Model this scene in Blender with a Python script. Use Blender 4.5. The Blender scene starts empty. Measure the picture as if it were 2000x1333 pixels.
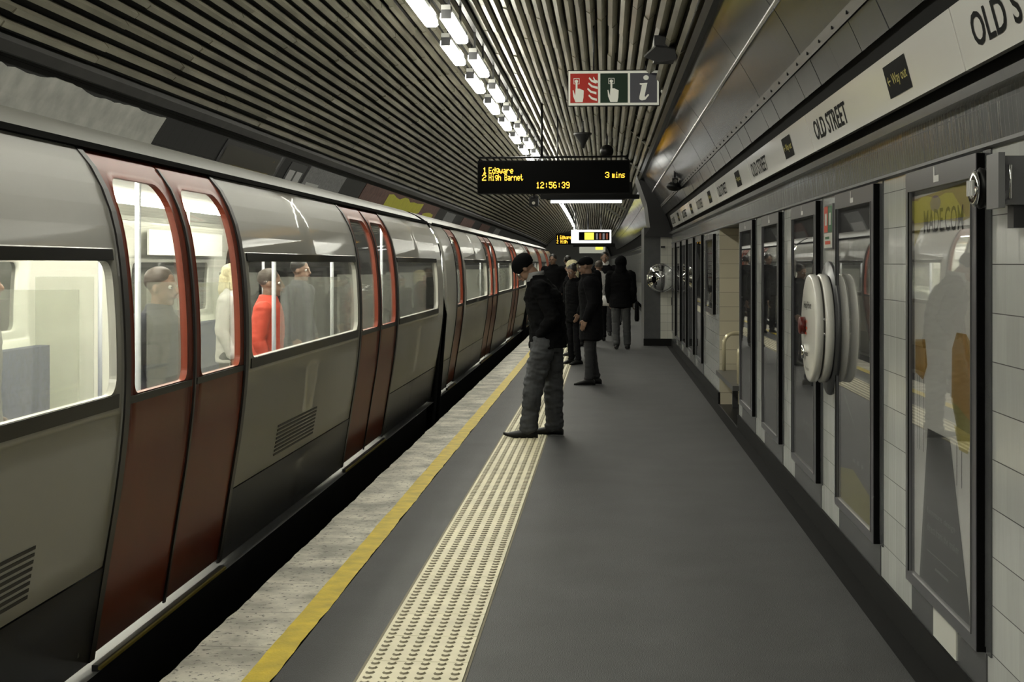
import bpy, bmesh, math, random
from mathutils import Vector, Matrix, noise
random.seed(7)
PI = math.pi
SC = bpy.context.scene
COL = SC.collection

# ------------------------------------------------------------------ camera, world, exposure
EYE = 1.6
YAW = math.atan(183 / 2850)
cam = bpy.data.cameras.new('camera')
cam.sensor_width = 36.0
cam.lens = 2850 / 2000 * 36
cam.shift_y = -(666.5 - 515) / 2000
cam.clip_start = 0.05
cam.clip_end = 400
camo = bpy.data.objects.new('camera', cam)
COL.objects.link(camo)
camo.location = (0, 0, EYE)
camo.rotation_euler = (PI / 2, 0, YAW)
SC.camera = camo
w = bpy.data.worlds.new('world')
w.use_nodes = True
w.node_tree.nodes['Background'].inputs[0].default_value = (0.5, 0.5, 0.5, 1)
w.node_tree.nodes['Background'].inputs[1].default_value = 0.0
SC.world = w
SC.view_settings.view_transform = 'Standard'
SC.view_settings.look = 'None'
SC.view_settings.exposure = 0.08
SC.view_settings.gamma = 1.0
SC.view_settings.use_curve_mapping = False
LAMP = 27.0          # radiance of the platform lamps
CAR_LAMP = 30.0      # radiance of the lamps inside the train

# ------------------------------------------------------------------ tunnel path (straight, then a gentle left bend)
S0, RC = 38.0, 5000.0
def P(s, x, z):
    if s <= S0:
        return (x, s, z)
    f = (s - S0) / RC
    return (-RC + (RC + x) * math.cos(f), S0 + (RC + x) * math.sin(f), z)
def heading(s):
    return 0.0 if s <= S0 else (s - S0) / RC
CX, CZ, CR = -1.8, 1.3, 3.2      # tunnel lining circle
def circ(a, dr=0.0):
    r = CR + dr
    return CX + r * math.cos(a), CZ + r * math.sin(a)
def ang_right(z):
    return math.asin((z - CZ) / CR)
def ang_left(z):
    return PI - math.asin((z - CZ) / CR)

# ------------------------------------------------------------------ materials
MATS = {}
def mat(name, col=(0.5, 0.5, 0.5), rough=0.5, metal=0.0, emit=None, emit_col=None, coat=0.0, noise_amt=0.0,
        noise_scale=8.0, bump=0.0, bump_scale=60.0, spec=0.5, detail=4.0, stretch=None):
    if name in MATS:
        return MATS[name]
    m = bpy.data.materials.new(name)
    m.use_nodes = True
    nt = m.node_tree
    b = nt.nodes['Principled BSDF']
    b.inputs['Base Color'].default_value = (*col, 1)
    b.inputs['Roughness'].default_value = rough
    b.inputs['Metallic'].default_value = metal
    b.inputs['Specular IOR Level'].default_value = spec
    if coat:
        b.inputs['Coat Weight'].default_value = coat
        b.inputs['Coat Roughness'].default_value = 0.06
    if emit:
        b.inputs['Emission Color'].default_value = (*(emit_col or col), 1)
        b.inputs['Emission Strength'].default_value = emit
    if noise_amt or bump:
        tc = nt.nodes.new('ShaderNodeTexCoord')
        mp = nt.nodes.new('ShaderNodeMapping')
        nt.links.new(tc.outputs['Object'], mp.inputs[0])
        if stretch:
            mp.inputs['Scale'].default_value = stretch
    if noise_amt:
        n = nt.nodes.new('ShaderNodeTexNoise')
        n.inputs['Scale'].default_value = noise_scale
        n.inputs['Detail'].default_value = detail
        nt.links.new(mp.outputs[0], n.inputs['Vector'])
        mr = nt.nodes.new('ShaderNodeMapRange')
        mr.inputs['From Min'].default_value = 0.3
        mr.inputs['From Max'].default_value = 0.7
        mr.inputs['To Min'].default_value = 1 - noise_amt
        mr.inputs['To Max'].default_value = 1 + noise_amt
        nt.links.new(n.outputs[0], mr.inputs['Value'])
        mx = nt.nodes.new('ShaderNodeVectorMath')
        mx.operation = 'SCALE'
        mx.inputs[0].default_value = col
        nt.links.new(mr.outputs[0], mx.inputs['Scale'])
        nt.links.new(mx.outputs[0], b.inputs['Base Color'])
    if bump:
        n2 = nt.nodes.new('ShaderNodeTexNoise')
        n2.inputs['Scale'].default_value = bump_scale
        n2.inputs['Detail'].default_value = 3
        nt.links.new(mp.outputs[0], n2.inputs['Vector'])
        bp = nt.nodes.new('ShaderNodeBump')
        bp.inputs['Strength'].default_value = bump
        bp.inputs['Distance'].default_value = 0.01
        nt.links.new(n2.outputs[0], bp.inputs['Height'])
        nt.links.new(bp.outputs[0], b.inputs['Normal'])
    MATS[name] = m
    return m

def tile_mat(name, col, grout, ty=0.15, tz=0.163, oy=0.0, oz=0.13, rough=0.12, lw=0.0035, axis='Y', var=0.06, ripple=0.08):
    """glazed stack-bond tiles, joints drawn across Y (or X) and Z"""
    if name in MATS:
        return MATS[name]
    m = bpy.data.materials.new(name)
    m.use_nodes = True
    nt = m.node_tree
    N, L = nt.nodes, nt.links
    b = N['Principled BSDF']
    tc = N.new('ShaderNodeTexCoord')
    sp = N.new('ShaderNodeSeparateXYZ')
    L.new(tc.outputs['Object'], sp.inputs[0])
    def M(op, a, c=None):
        n = N.new('ShaderNodeMath'); n.operation = op
        for i, v in enumerate((a, c)):
            if v is None: continue
            if isinstance(v, (int, float)): n.inputs[i].default_value = v
            else: L.new(v, n.inputs[i])
        return n.outputs[0]
    def line(sock, size, off):
        f = M('FRACT', M('DIVIDE', M('SUBTRACT', sock, off), size))
        d = M('ABSOLUTE', M('SUBTRACT', f, 0.5))
        return M('GREATER_THAN', d, 0.5 - lw / size / 2), M('FLOOR', M('DIVIDE', M('SUBTRACT', sock, off), size))
    ly, iy = line(sp.outputs[axis], ty, oy)
    lz, iz = line(sp.outputs['Z'], tz, oz)
    msk = M('MAXIMUM', M('MULTIPLY', ly, 0.55), lz)
    cb = N.new('ShaderNodeCombineXYZ')
    L.new(iy, cb.inputs[0]); L.new(iz, cb.inputs[1])
    wn = N.new('ShaderNodeTexWhiteNoise'); wn.noise_dimensions = '3D'
    L.new(cb.outputs[0], wn.inputs['Vector'])
    v = M('ADD', M('MULTIPLY', wn.outputs['Value'], 2 * var), 1 - var)
    sc = N.new('ShaderNodeVectorMath'); sc.operation = 'SCALE'
    sc.inputs[0].default_value = col
    L.new(v, sc.inputs['Scale'])
    mx = N.new('ShaderNodeMix'); mx.data_type = 'RGBA'
    L.new(msk, mx.inputs['Factor'])
    L.new(sc.outputs[0], mx.inputs['A'])
    mx.inputs['B'].default_value = (*grout, 1)
    L.new(mx.outputs['Result'], b.inputs['Base Color'])
    L.new(M('ADD', M('MULTIPLY', msk, 0.5), rough), b.inputs['Roughness'])
    n2 = N.new('ShaderNodeTexNoise'); n2.inputs['Scale'].default_value = 14
    mp = N.new('ShaderNodeMapping'); mp.inputs['Scale'].default_value = (1, 1, 0.25)
    L.new(tc.outputs['Object'], mp.inputs[0]); L.new(mp.outputs[0], n2.inputs['Vector'])
    bp = N.new('ShaderNodeBump'); bp.inputs['Strength'].default_value = ripple * 4
    bp.inputs['Distance'].default_value = 0.004
    L.new(M('SUBTRACT', n2.outputs[0], M('MULTIPLY', msk, 0.5)), bp.inputs['Height'])
    L.new(bp.outputs[0], b.inputs['Normal'])
    MATS[name] = m
    return m

def pane_mat(name, tint=(1, 1, 1), rough=0.02, ior=1.5, haze=0.0):
    if name in MATS:
        return MATS[name]
    m = bpy.data.materials.new(name)
    m.use_nodes = True
    nt = m.node_tree
    N, L = nt.nodes, nt.links
    N.remove(N['Principled BSDF'])
    out = [n for n in N if n.type == 'OUTPUT_MATERIAL'][0]
    tr = N.new('ShaderNodeBsdfTransparent'); tr.inputs[0].default_value = (*tint, 1)
    gl = N.new('ShaderNodeBsdfGlossy'); gl.inputs['Roughness'].default_value = rough
    fr = N.new('ShaderNodeFresnel'); fr.inputs['IOR'].default_value = ior
    # same reflectance from both faces of the sheet
    geo = N.new('ShaderNodeNewGeometry')
    inv = N.new('ShaderNodeMath'); inv.operation = 'DIVIDE'; inv.inputs[0].default_value = 1.0
    inv.inputs[1].default_value = ior
    mxi = N.new('ShaderNodeMix'); mxi.data_type = 'FLOAT'
    mxi.inputs['A'].default_value = ior
    L.new(geo.outputs['Backfacing'], mxi.inputs['Factor'])
    L.new(inv.outputs[0], mxi.inputs['B'])
    L.new(mxi.outputs['Result'], fr.inputs['IOR'])
    ms = N.new('ShaderNodeMixShader')
    L.new(fr.outputs[0], ms.inputs[0]); L.new(tr.outputs[0], ms.inputs[1]); L.new(gl.outputs[0], ms.inputs[2])
    last = ms
    if haze:
        df = N.new('ShaderNodeBsdfDiffuse'); df.inputs[0].default_value = (0.6, 0.6, 0.55, 1)
        m2 = N.new('ShaderNodeMixShader'); m2.inputs[0].default_value = haze
        L.new(ms.outputs[0], m2.inputs[1]); L.new(df.outputs[0], m2.inputs[2]); last = m2
    L.new(last.outputs[0], out.inputs[0])
    MATS[name] = m
    return m

M_white_tile = tile_mat('white_glazed_tile', (0.46, 0.47, 0.455), (0.02, 0.02, 0.02))
M_pier_tile = tile_mat('white_pier_tile', (0.62, 0.61, 0.55), (0.1, 0.1, 0.1), axis='X')
M_niche_tile = tile_mat('cream_niche_tile', (0.55, 0.50, 0.38), (0.12, 0.11, 0.08), ty=0.32, axis='X')
M_dark_tile = tile_mat('dark_trackside_tile', (0.007, 0.007, 0.007), (0.004, 0.004, 0.004), ty=0.3, tz=0.3, rough=0.7)
M_grey_tile = mat('grey_border_tile', (0.075, 0.077, 0.08), 0.22, noise_amt=0.1, noise_scale=3)
M_band = tile_mat('grey_upper_band', (0.12, 0.124, 0.126), (0.05, 0.05, 0.05), ty=0.05, tz=0.5, rough=0.16, lw=0.002, ripple=0.15)
M_enamel = mat('grey_vitreous_enamel', (0.065, 0.066, 0.07), 0.12, spec=0.4, bump=0.16, bump_scale=1.6, noise_amt=0.12, noise_scale=2.5)
M_enamel_dark = mat('dark_enamel', (0.028, 0.029, 0.031), 0.17, spec=0.4, bump=0.2, bump_scale=1.8, noise_amt=0.2, noise_scale=2.0)
M_frieze = mat('white_frieze_enamel', (0.80, 0.79, 0.75), 0.13, coat=0.3)
M_black = mat('matt_black', (0.003, 0.003, 0.003), 0.7, spec=0.08)
M_black_paint = mat('black_paint', (0.006, 0.006, 0.006), 0.4, spec=0.2)
M_skirting = mat('black_skirting', (0.014, 0.014, 0.014), 0.7, spec=0.1)
M_soot = mat('sooty_black', (0.008, 0.008, 0.008), 0.9, noise_amt=0.4, noise_scale=3)
M_rib = mat('dull_metal_slat', (0.225, 0.212, 0.16), 0.36, metal=0.35, noise_amt=0.3, noise_scale=5, stretch=(1, 0.25, 1))
M_rib_back = mat('slat_backing', (0.012, 0.012, 0.011), 0.8)
M_grey_metal = mat('grey_metal', (0.14, 0.14, 0.145), 0.4, metal=0.3)
M_dark_metal = mat('dark_grey_metal', (0.04, 0.04, 0.042), 0.4, metal=0.3)
M_frame = mat('poster_frame_grey', (0.13, 0.13, 0.14), 0.3, metal=0.4)
M_chrome = mat('chrome', (0.8, 0.8, 0.8), 0.06, metal=1.0)
M_brass = mat('cream_rail', (0.65, 0.58, 0.4), 0.2, metal=0.4)
M_pane = pane_mat('poster_pane', ior=1.55, rough=0.012)
M_glass = pane_mat('train_glass', tint=(0.93, 0.95, 0.93), ior=1.45, rough=0.03, haze=0.10)
M_lamp = mat('lamp_diffuser', (1, 1, 1), 0.5, emit=LAMP, emit_col=(1.0, 0.985, 0.86))
M_carlamp = mat('train_lamp', (1, 1, 1), 0.5, emit=CAR_LAMP, emit_col=(1.0, 0.97, 0.84))

# ------------------------------------------------------------------ mesh builder
class MB:
    def __init__(self):
        self.v, self.f, self.m, self.sm = [], [], [], []
    def quad(self, a, b, c, d, m=0, s=False):
        i = len(self.v); self.v += [a, b, c, d]; self.f.append((i, i + 1, i + 2, i + 3)); self.m.append(m); self.sm.append(s)
    def poly(self, pts, m=0):
        i = len(self.v); self.v += list(pts); self.f.append(tuple(range(i, i + len(pts)))); self.m.append(m); self.sm.append(False)
    def grid(self, rows, m=0, s=False, close=False):
        i = len(self.v); n = len(rows[0])
        for r in rows: self.v += list(r)
        for a in range(len(rows) - 1):
            for b in range(n if close else n - 1):
                b2 = (b + 1) % n
                self.f.append((i + a * n + b, i + a * n + b2, i + (a + 1) * n + b2, i + (a + 1) * n + b)); self.m.append(m); self.sm.append(s)
    def box(self, x0, x1, y0, y1, z0, z1, m=0, fn=None):
        c = [(x, y, z) for z in (z0, z1) for y in (y0, y1) for x in (x0, x1)]
        if fn: c = [fn(*p) for p in c]
        i = len(self.v); self.v += c
        for q in ((0, 2, 3, 1), (4, 5, 7, 6), (0, 1, 5, 4), (2, 6, 7, 3), (0, 4, 6, 2), (1, 3, 7, 5)):
            self.f.append(tuple(i + k for k in q)); self.m.append(m); self.sm.append(False)
    def rings(self, rings, m=0, s=True, cap=True):
        n = len(rings[0]); i = len(self.v)
        self.grid(rings, m, s, close=True)
        if cap:
            self.f.append(tuple(i + k for k in reversed(range(n)))); self.m.append(m); self.sm.append(False)
            j = i + (len(rings) - 1) * n
            self.f.append(tuple(j + k for k in range(n))); self.m.append(m); self.sm.append(False)
    def tube(self, pts, r, n=10, m=0, cap=True):
        pts = [Vector(p) for p in pts]
        rs = r if isinstance(r, (list, tuple)) else [r] * len(pts)
        out = []
        up = None
        for k, p in enumerate(pts):
            d = (pts[min(k + 1, len(pts) - 1)] - pts[max(k - 1, 0)]).normalized()
            if up is None:
                up = Vector((0, 0, 1)) if abs(d.z) < 0.9 else Vector((0, 1, 0))
            a = d.cross(up).normalized(); up = a.cross(d).normalized()
            out.append([tuple(p + (a * math.cos(t) + up * math.sin(t)) * rs[k]) for t in [2 * PI * q / n for q in range(n)]])
        self.rings(out, m, True, cap)
    def lathe(self, prof, c, ax=(0, 0, 1), n=32, m=0, cap=True):
        """prof: (radius, distance along axis)"""
        ax = Vector(ax).normalized(); a = ax.orthogonal().normalized(); b = ax.cross(a); c = Vector(c)
        rr = [[tuple(c + ax * h + (a * math.cos(t) + b * math.sin(t)) * max(r, 1e-4)) for t in [2 * PI * q / n for q in range(n)]] for r, h in prof]
        self.rings(rr, m, True, cap)
    def sphere(self, c, r, n=12, m=0, sc=(1, 1, 1), rot=None):
        c = Vector(c); rr = []
        for k in range(1, n):
            f = PI * k / n
            row = []
            for q in range(2 * n):
                t = PI * q / n
                p = Vector((math.sin(f) * math.cos(t) * sc[0], math.sin(f) * math.sin(t) * sc[1], -math.cos(f) * sc[2])) * r
                if rot: p = rot @ p
                row.append(tuple(c + p))
            rr.append(row)
        self.rings(rr, m, True, True)
    def cone(self, a, b, ra, rb, n=14, m=0):
        self.tube([a, b], [ra, rb], n, m)
    def limb(self, pts, rs, n=14):
        for p, r in zip(pts, rs): self.sphere(p, r, n // 2 + 1)
        for k in range(len(pts) - 1):
            if (Vector(pts[k]) - Vector(pts[k + 1])).length > 1e-4: self.cone(pts[k], pts[k + 1], rs[k], rs[k + 1], n)
    def build(self, name, mats, parent=None, off=None, smooth_angle=None, recalc=True):
        me = bpy.data.meshes.new(name)
        o = Vector(off) if off is not None else (Vector(parent_root(parent)) if parent is not None else Vector((0, 0, 0)))
        me.from_pydata([tuple(Vector(p) - o) for p in self.v], [], self.f)
        for mm in (mats if isinstance(mats, (list, tuple)) else [mats]): me.materials.append(mm)
        for k, p in enumerate(me.polygons):
            p.material_index = self.m[k]; p.use_smooth = self.sm[k]
        me.update()
        if recalc:
            bm = bmesh.new(); bm.from_mesh(me)
            bmesh.ops.remove_doubles(bm, verts=bm.verts, dist=1e-5)
            bm.to_mesh(me); bm.free()
        ob = bpy.data.objects.new(name, me)
        COL.objects.link(ob)
        if parent is not None: ob.parent = parent
        elif off is not None: ob.location = o
        return ob
ROOTS = {}
def parent_root(p):
    while p.parent is not None: p = p.parent
    return ROOTS.get(p.name, (0, 0, 0))
def thing(name, label, cat, loc=(0, 0, 0), group=None, world=True):
    """Empty at the base of a thing; world=True: its parts are given in world coordinates"""
    o = bpy.data.objects.new(name, None)
    COL.objects.link(o)
    o.empty_display_size = 0.1
    o.location = loc
    if world: ROOTS[o.name] = tuple(loc)
    o['label'] = label; o['category'] = cat
    if group: o['group'] = group
    return o
def tag(o, label, cat, group=None, kind=None):
    o['label'] = label; o['category'] = cat
    if group: o['group'] = group
    if kind: o['kind'] = kind
    return o
def struct(o, label=None):
    o['kind'] = 'structure'
    if label: o['label'] = label; 
    return o
def dup(o, parent=None):
    c = o.copy(); COL.objects.link(c); c.parent = parent
    for ch in [x for x in bpy.data.objects if x.parent == o]: dup(ch, c)
    return c

# text as faces
TXT = {}
def text_faces(s, bold=0.0):
    k = (s, bold)
    if k in TXT: return TXT[k]
    cu = bpy.data.curves.new('lettering', 'FONT'); cu.body = s; cu.size = 1; cu.offset = bold; cu.resolution_u = 3
    ob = bpy.data.objects.new('lettering', cu); COL.objects.link(ob)
    me = ob.to_mesh()
    vs = [(v.co.x, v.co.y) for v in me.vertices]; fs = [tuple(p.vertices) for p in me.polygons]
    ob.to_mesh_clear()
    bpy.data.objects.remove(ob); bpy.data.curves.remove(cu)
    x0 = min(v[0] for v in vs); x1 = max(v[0] for v in vs); y0 = min(v[1] for v in vs); y1 = max(v[1] for v in vs)
    vs = [((x - x0) / (x1 - x0), (y - y0) / (y1 - y0)) for x, y in vs]
    TXT[k] = (vs, fs)
    return TXT[k]
class Plane:
    """a flat drawing surface: origin o, axes u (right), v (up), n (out)"""
    def __init__(self, mb, o, u, v, n):
        self.mb, self.o, self.u, self.v, self.n = mb, Vector(o), Vector(u), Vector(v), Vector(n)
    def p(self, a, b, h): return tuple(self.o + self.u * a + self.v * b + self.n * h)
    def rect(self, a0, b0, a1, b1, m, h): self.mb.poly([self.p(a0, b0, h), self.p(a1, b0, h), self.p(a1, b1, h), self.p(a0, b1, h)], m)
    def poly(self, pts, m, h): self.mb.poly([self.p(a, b, h) for a, b in pts], m)
    def disc(self, a, b, ra, rb, m, h, n=20): self.poly([(a + ra * math.cos(2 * PI * k / n), b + rb * math.sin(2 * PI * k / n)) for k in range(n)], m, h)
    def text(self, s, a0, b0, a1, b1, m, h, bold=0.0, slant=0.0):
        vs, fs = text_faces(s, bold)
        i = len(self.mb.v)
        self.mb.v += [self.p(a0 + (a1 - a0) * x + slant * y * (b1 - b0), b0 + (b1 - b0) * y, h) for x, y in vs]
        for f in fs: self.mb.f.append(tuple(i + k for k in f)); self.mb.m.append(m); self.mb.sm.append(False)

# ------------------------------------------------------------------ structure
SA, SB = -9.0, 130.0
def srange(a, b, step):
    n = max(1, math.ceil((b - a) / step)); return [a + (b - a) * k / n for k in range(n + 1)]
SGRID = [SA, 0, 10, 20, 30] + srange(38, SB, 4)

# platform floor
X_EDGE, X_WALL = -1.70, 1.29
def band(mb, x0, x1, z, m=0, sg=SGRID):
    mb.grid([[P(s, x0, z), P(s, x1, z)] for s in sg], m)
def strip_mats():
    # worn cream coping
    m = bpy.data.materials.new('worn_coping'); m.use_nodes = True; nt = m.node_tree; N, L = nt.nodes, nt.links
    b = N['Principled BSDF']; b.inputs['Roughness'].default_value = 0.6
    tc = N.new('ShaderNodeTexCoord')
    def ns(scale, detail, rough=0.6):
        n = N.new('ShaderNodeTexNoise'); n.inputs['Scale'].default_value = scale; n.inputs['Detail'].default_value = detail
        n.inputs['Roughness'].default_value = rough; L.new(tc.outputs['Object'], n.inputs['Vector']); return n.outputs[0]
    def ramp(src, a, b_, lo, hi):
        r = N.new('ShaderNodeMapRange'); r.inputs['From Min'].default_value = a; r.inputs['From Max'].default_value = b_
        r.inputs['To Min'].default_value = lo; r.inputs['To Max'].default_value = hi; L.new(src, r.inputs['Value']); return r.outputs[0]
    sp = N.new('ShaderNodeSeparateXYZ'); L.new(tc.outputs['Object'], sp.inputs[0])
    big = ramp(ns(3.0, 7), 0.38, 0.62, 1.12, 0.5)
    spots = ramp(ns(30, 2), 0.60, 0.65, 1.0, 0.3)
    edge = ramp(sp.outputs['X'], -1.72, -1.5, 0.72, 1.0)
    mu = N.new('ShaderNodeMath'); mu.operation = 'MULTIPLY'; L.new(big, mu.inputs[0]); L.new(spots, mu.inputs[1])
    mu2 = N.new('ShaderNodeMath'); mu2.operation = 'MULTIPLY'; L.new(mu.outputs[0], mu2.inputs[0]); L.new(edge, mu2.inputs[1])
    # slab joints
    fr = N.new('ShaderNodeMath'); fr.operation = 'FRACT'
    dv = N.new('ShaderNodeMath'); dv.operation = 'DIVIDE'; L.new(sp.outputs['Y'], dv.inputs[0]); dv.inputs[1].default_value = 0.6
    L.new(dv.outputs[0], fr.inputs[0])
    gt = N.new('ShaderNodeMath'); gt.operation = 'LESS_THAN'; L.new(fr.outputs[0], gt.inputs[0]); gt.inputs[1].default_value = 0.012
    jr = ramp(gt.outputs[0], 0, 1, 1.0, 0.45)
    mu3 = N.new('ShaderNodeMath'); mu3.operation = 'MULTIPLY'; L.new(mu2.outputs[0], mu3.inputs[0]); L.new(jr, mu3.inputs[1])
    sc = N.new('ShaderNodeVectorMath'); sc.operation = 'SCALE'; sc.inputs[0].default_value = (0.66, 0.625, 0.52)
    L.new(mu3.outputs[0], sc.inputs['Scale']); L.new(sc.outputs[0], b.inputs['Base Color'])
    bp = N.new('ShaderNodeBump'); bp.inputs['Strength'].default_value = 0.5; bp.inputs['Distance'].default_value = 0.006
    L.new(ns(30, 3), bp.inputs['Height']); L.new(bp.outputs[0], b.inputs['Normal'])
    MATS['worn_coping'] = m
    return m
M_coping = strip_mats()
M_tarmac = mat('grey_asphalt', (0.034, 0.0345, 0.036), 0.55, noise_amt=0.22, noise_scale=2.2, detail=8, bump=0.5, bump_scale=180)
M_yellow = mat('yellow_line_paint', (0.66, 0.49, 0.012), 0.5, noise_amt=0.2, noise_scale=9, detail=6, bump=0.2, bump_scale=90)
M_tactile = mat('cream_tactile', (0.60, 0.555, 0.39), 0.5, noise_amt=0.12, noise_scale=4, detail=6)
M_tactile_dark = mat('tactile_joint_and_stud', (0.16, 0.14, 0.09), 0.7)  # darker tone for the tile joints and the near half of each stud's side

mb = MB()
band(mb, -1.275, X_WALL, 0.0, 0)
mb.grid([[P(s, X_EDGE + 0.1, -1.0), P(s, X_EDGE + 0.1, -0.14)] for s in SGRID], 1)
mb.grid([[P(s, X_EDGE + 0.1, -0.14), P(s, X_EDGE, -0.14), P(s, X_EDGE, 0.0)] for s in SGRID], 1)
struct(mb.build('floor', [M_tarmac, M_soot]))
mb = MB()
rag = lambda s: 0.006 * noise.noise(Vector((s * 1.7, 0, 0))) + 0.004 * noise.noise(Vector((s * 7, 3, 0)))
sg2 = srange(2, 20, 0.08) + srange(20, 38, 1)[1:] + srange(38, SB, 4)[1:]
mb.grid([[P(s, X_EDGE + 2.2 * rag(s), 0.0), P(s, -1.39, 0.0)] for s in sg2], 0)
mb.grid([[P(s, X_EDGE + 2.2 * rag(s), -0.14), P(s, X_EDGE + 2.2 * rag(s), 0.0)] for s in sg2], 0)
struct(mb.build('trim_1', [M_coping]), 'worn cream stone coping along the platform edge')
mb = MB()
mb.grid([[P(s, -1.39 + rag(s + 9), 0.003), P(s, -1.278 + 1.5 * rag(s), 0.003)] for s in sg2], 0)
struct(mb.build('trim_2', [M_yellow]), 'yellow safety line painted along the platform edge')
# tactile strip
mb = MB()
for k in range(int((60 - 4) / 0.4)):
    s = 4.2 + 0.4 * k + 0.0
    mb.box(-0.948, -0.547, s + 0.002, s + 0.398, 0.0, 0.006, 0, P)
mb.box(-0.962, -0.535, 4.2, 60, 0.0, 0.0025, 1, lambda a, b, c: P(b, a, c))
mb.v = mb.v  # tiles below are given as (s, x)
def PS(x, s, z): return P(s, x, z)
mb = MB()
for a, b in [(4.2 + 2 * k, 6.2 + 2 * k) for k in range(28)]:
    mb.box(-0.962, -0.535, a, b, 0.0, 0.0025, 1, PS)
for k in range(140):
    s = 4.2 + 0.4 * k
    mb.box(-0.948, -0.547, s + 0.003, s + 0.397, 0.0, 0.007, 0, PS)
for k in range(int(30 / 0.0667)):
    s = 4.235 + 0.0667 * k
    for c in range(6):
        x = -0.915 + 0.0667 * c
        lo = [(0.020 * math.cos(t), 0.026 * math.sin(t)) for t in [2 * PI * q / 8 for q in range(8)]]
        b0 = [P(s + dy, x + dx, 0.0071) for dx, dy in lo]
        b1 = [P(s + dy * 0.6, x + dx * 0.6, 0.0125) for dx, dy in lo]
        i = len(mb.v); mb.v += b0 + b1
        for q in range(8):
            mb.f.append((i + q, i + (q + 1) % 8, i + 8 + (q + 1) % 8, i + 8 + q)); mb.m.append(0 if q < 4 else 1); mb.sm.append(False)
        mb.f.append(tuple(i + 8 + q for q in range(8))); mb.m.append(0); mb.sm.append(False)
struct(mb.build('trim_3', [M_tactile, M_tactile_dark], recalc=False), 'cream tactile paving strip with raised studs')

# track bed
mb = MB()
band(mb, -5.2, X_EDGE + 0.1, -1.0, 0)
struct(mb.build('floor_trackbed', [M_soot]))

# right wall
NA, NB, ND, NZ = 14.25, 16.7, 0.5, 2.0      # seat niche
mb = MB()
def wall_strip(s0, s1, z0=0.13, z1=2.0, m=0):
    mb.grid([[P(s, X_WALL, z0), P(s, X_WALL, z1)] for s in srange(s0, s1, 4)], m)
wall_strip(SA, NA); wall_strip(NB, 28.5)
wall_strip(30.6, SB)
mb.grid([[P(s, X_WALL, 2.0), P(s, 1.275, 2.165)] for s in SGRID], 1)      # upper band
# niche return walls, back, soffit
mb.quad((X_WALL, NB, 0.0), (X_WALL + ND, NB, 0.0), (X_WALL + ND, NB, NZ), (X_WALL, NB, NZ), 2)
mb.quad((X_WALL, NA, 0.0), (X_WALL + ND, NA, 0.0), (X_WALL + ND, NA, NZ), (X_WALL, NA, NZ), 2)
mb.quad((X_WALL + ND, NA, 0.0), (X_WALL + ND, NB, 0.0), (X_WALL + ND, NB, NZ), (X_WALL + ND, NA, NZ), 0)
mb.quad((X_WALL, NA, NZ), (X_WALL, NB, NZ), (X_WALL + ND, NB, NZ), (X_WALL + ND, NA, NZ), 3)
mb.quad((X_WALL, NA, 0.0), (X_WALL, NB, 0.0), (X_WALL + ND, NB, 0.0), (X_WALL + ND, NA, 0.0), 3)
struct(mb.build('wall_right', [M_white_tile, M_band, M_niche_tile, M_black_paint]))
mb = MB()
for a, b in ((SA, NA), (NB, 28.5), (30.6, 38)):
    mb.box(1.275, X_WALL + 0.01, a, b, 0.0, 0.135, 0, PS)
band(mb, 1.18, 1.275, 0.002, 0)
struct(mb.build('baseboard_right', [M_skirting]))
# rail mouldings over the wall
mb = MB()
mb.grid([[P(s, X_WALL, 1.985), P(s, X_WALL - 0.018, 1.992), P(s, X_WALL - 0.018, 2.004), P(s, X_WALL, 2.01)] for s in SGRID], 0)
struct(mb.build('trim_4', [M_grey_metal]), 'thin metal ledge above the wall tiles')
mb = MB()
mb.grid([[P(s, 1.275, 2.165), P(s, 1.235, 2.17), P(s, 1.23, 2.205), P(s, 1.27, 2.21)] for s in SGRID], 0)
mb.grid([[P(s, 1.27, 2.21), P(s, 1.27, 2.26)] for s in SGRID], 1)
struct(mb.build('trim_5', [mat('grey_rail', (0.085, 0.087, 0.09), 0.25, coat=0.3), M_black]), 'grey rail under the station frieze')
# lining over the frieze: black recess, enamel panels
mb = MB()
def arc_pts(z0, z1, dr, n):
    a0, a1 = ang_right(z0), ang_right(z1)
    return [circ(a0 + (a1 - a0) * k / n, dr) for k in range(n + 1)]
def arc_panel(s0, s1, z0, z1, dr, m, n=6):
    pr = arc_pts(z0, z1, dr, n)
    mb.grid([[P(s, x, z) for x, z in pr] for s in srange(s0, s1, 4)], m, True)
arc_panel(SA, SB, 2.2, 2.62, 0.02, 0)
arc_panel(SA, SB, 2.5, 3.34, 0.03, 0)
struct(mb.build('wall_right_upper', [M_black]))
mb = MB()
def panels(z0, z1, dr, m, pitch, off, s_end, flat=False, n=6):
    k = 0; s = off
    while s < s_end:
        e = min(s + pitch, s_end)
        pr = arc_pts(z0, z1, dr, 1 if flat else n)
        j = 0.004 * math.sin(k * 2.1)
        mb.grid([[P(q, x - j * 0.3, z - j * 0.2) for x, z in pr] for q in srange(s + 0.004, e - 0.004, 3)], m, not flat)
        for q in (s + 0.004, e - 0.004):
            mb.grid([[P(q, x, z) for x, z in pr], [P(q, *circ(math.atan2(z - CZ, x - CX), 0.03)) for x, z in pr]], m)
        s = e; k += 1
panels(3.0, 3.31, -0.015, 0, 2.05, -4.3, 28.4, flat=True)
panels(2.73, 2.995, -0.01, 1, 2.05, -4.3, 28.4)
panels(2.55, 2.69, 0.0, 2, 0.62, -3.3, 28.4)
panels(3.0, 3.31, -0.015, 0, 2.05, 30.6, 100, flat=True)
panels(2.55, 2.995, -0.01, 0, 2.05, 30.6, 100)
struct(mb.build('wall_right_panels', [M_enamel, M_enamel_dark, M_enamel]))
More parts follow.
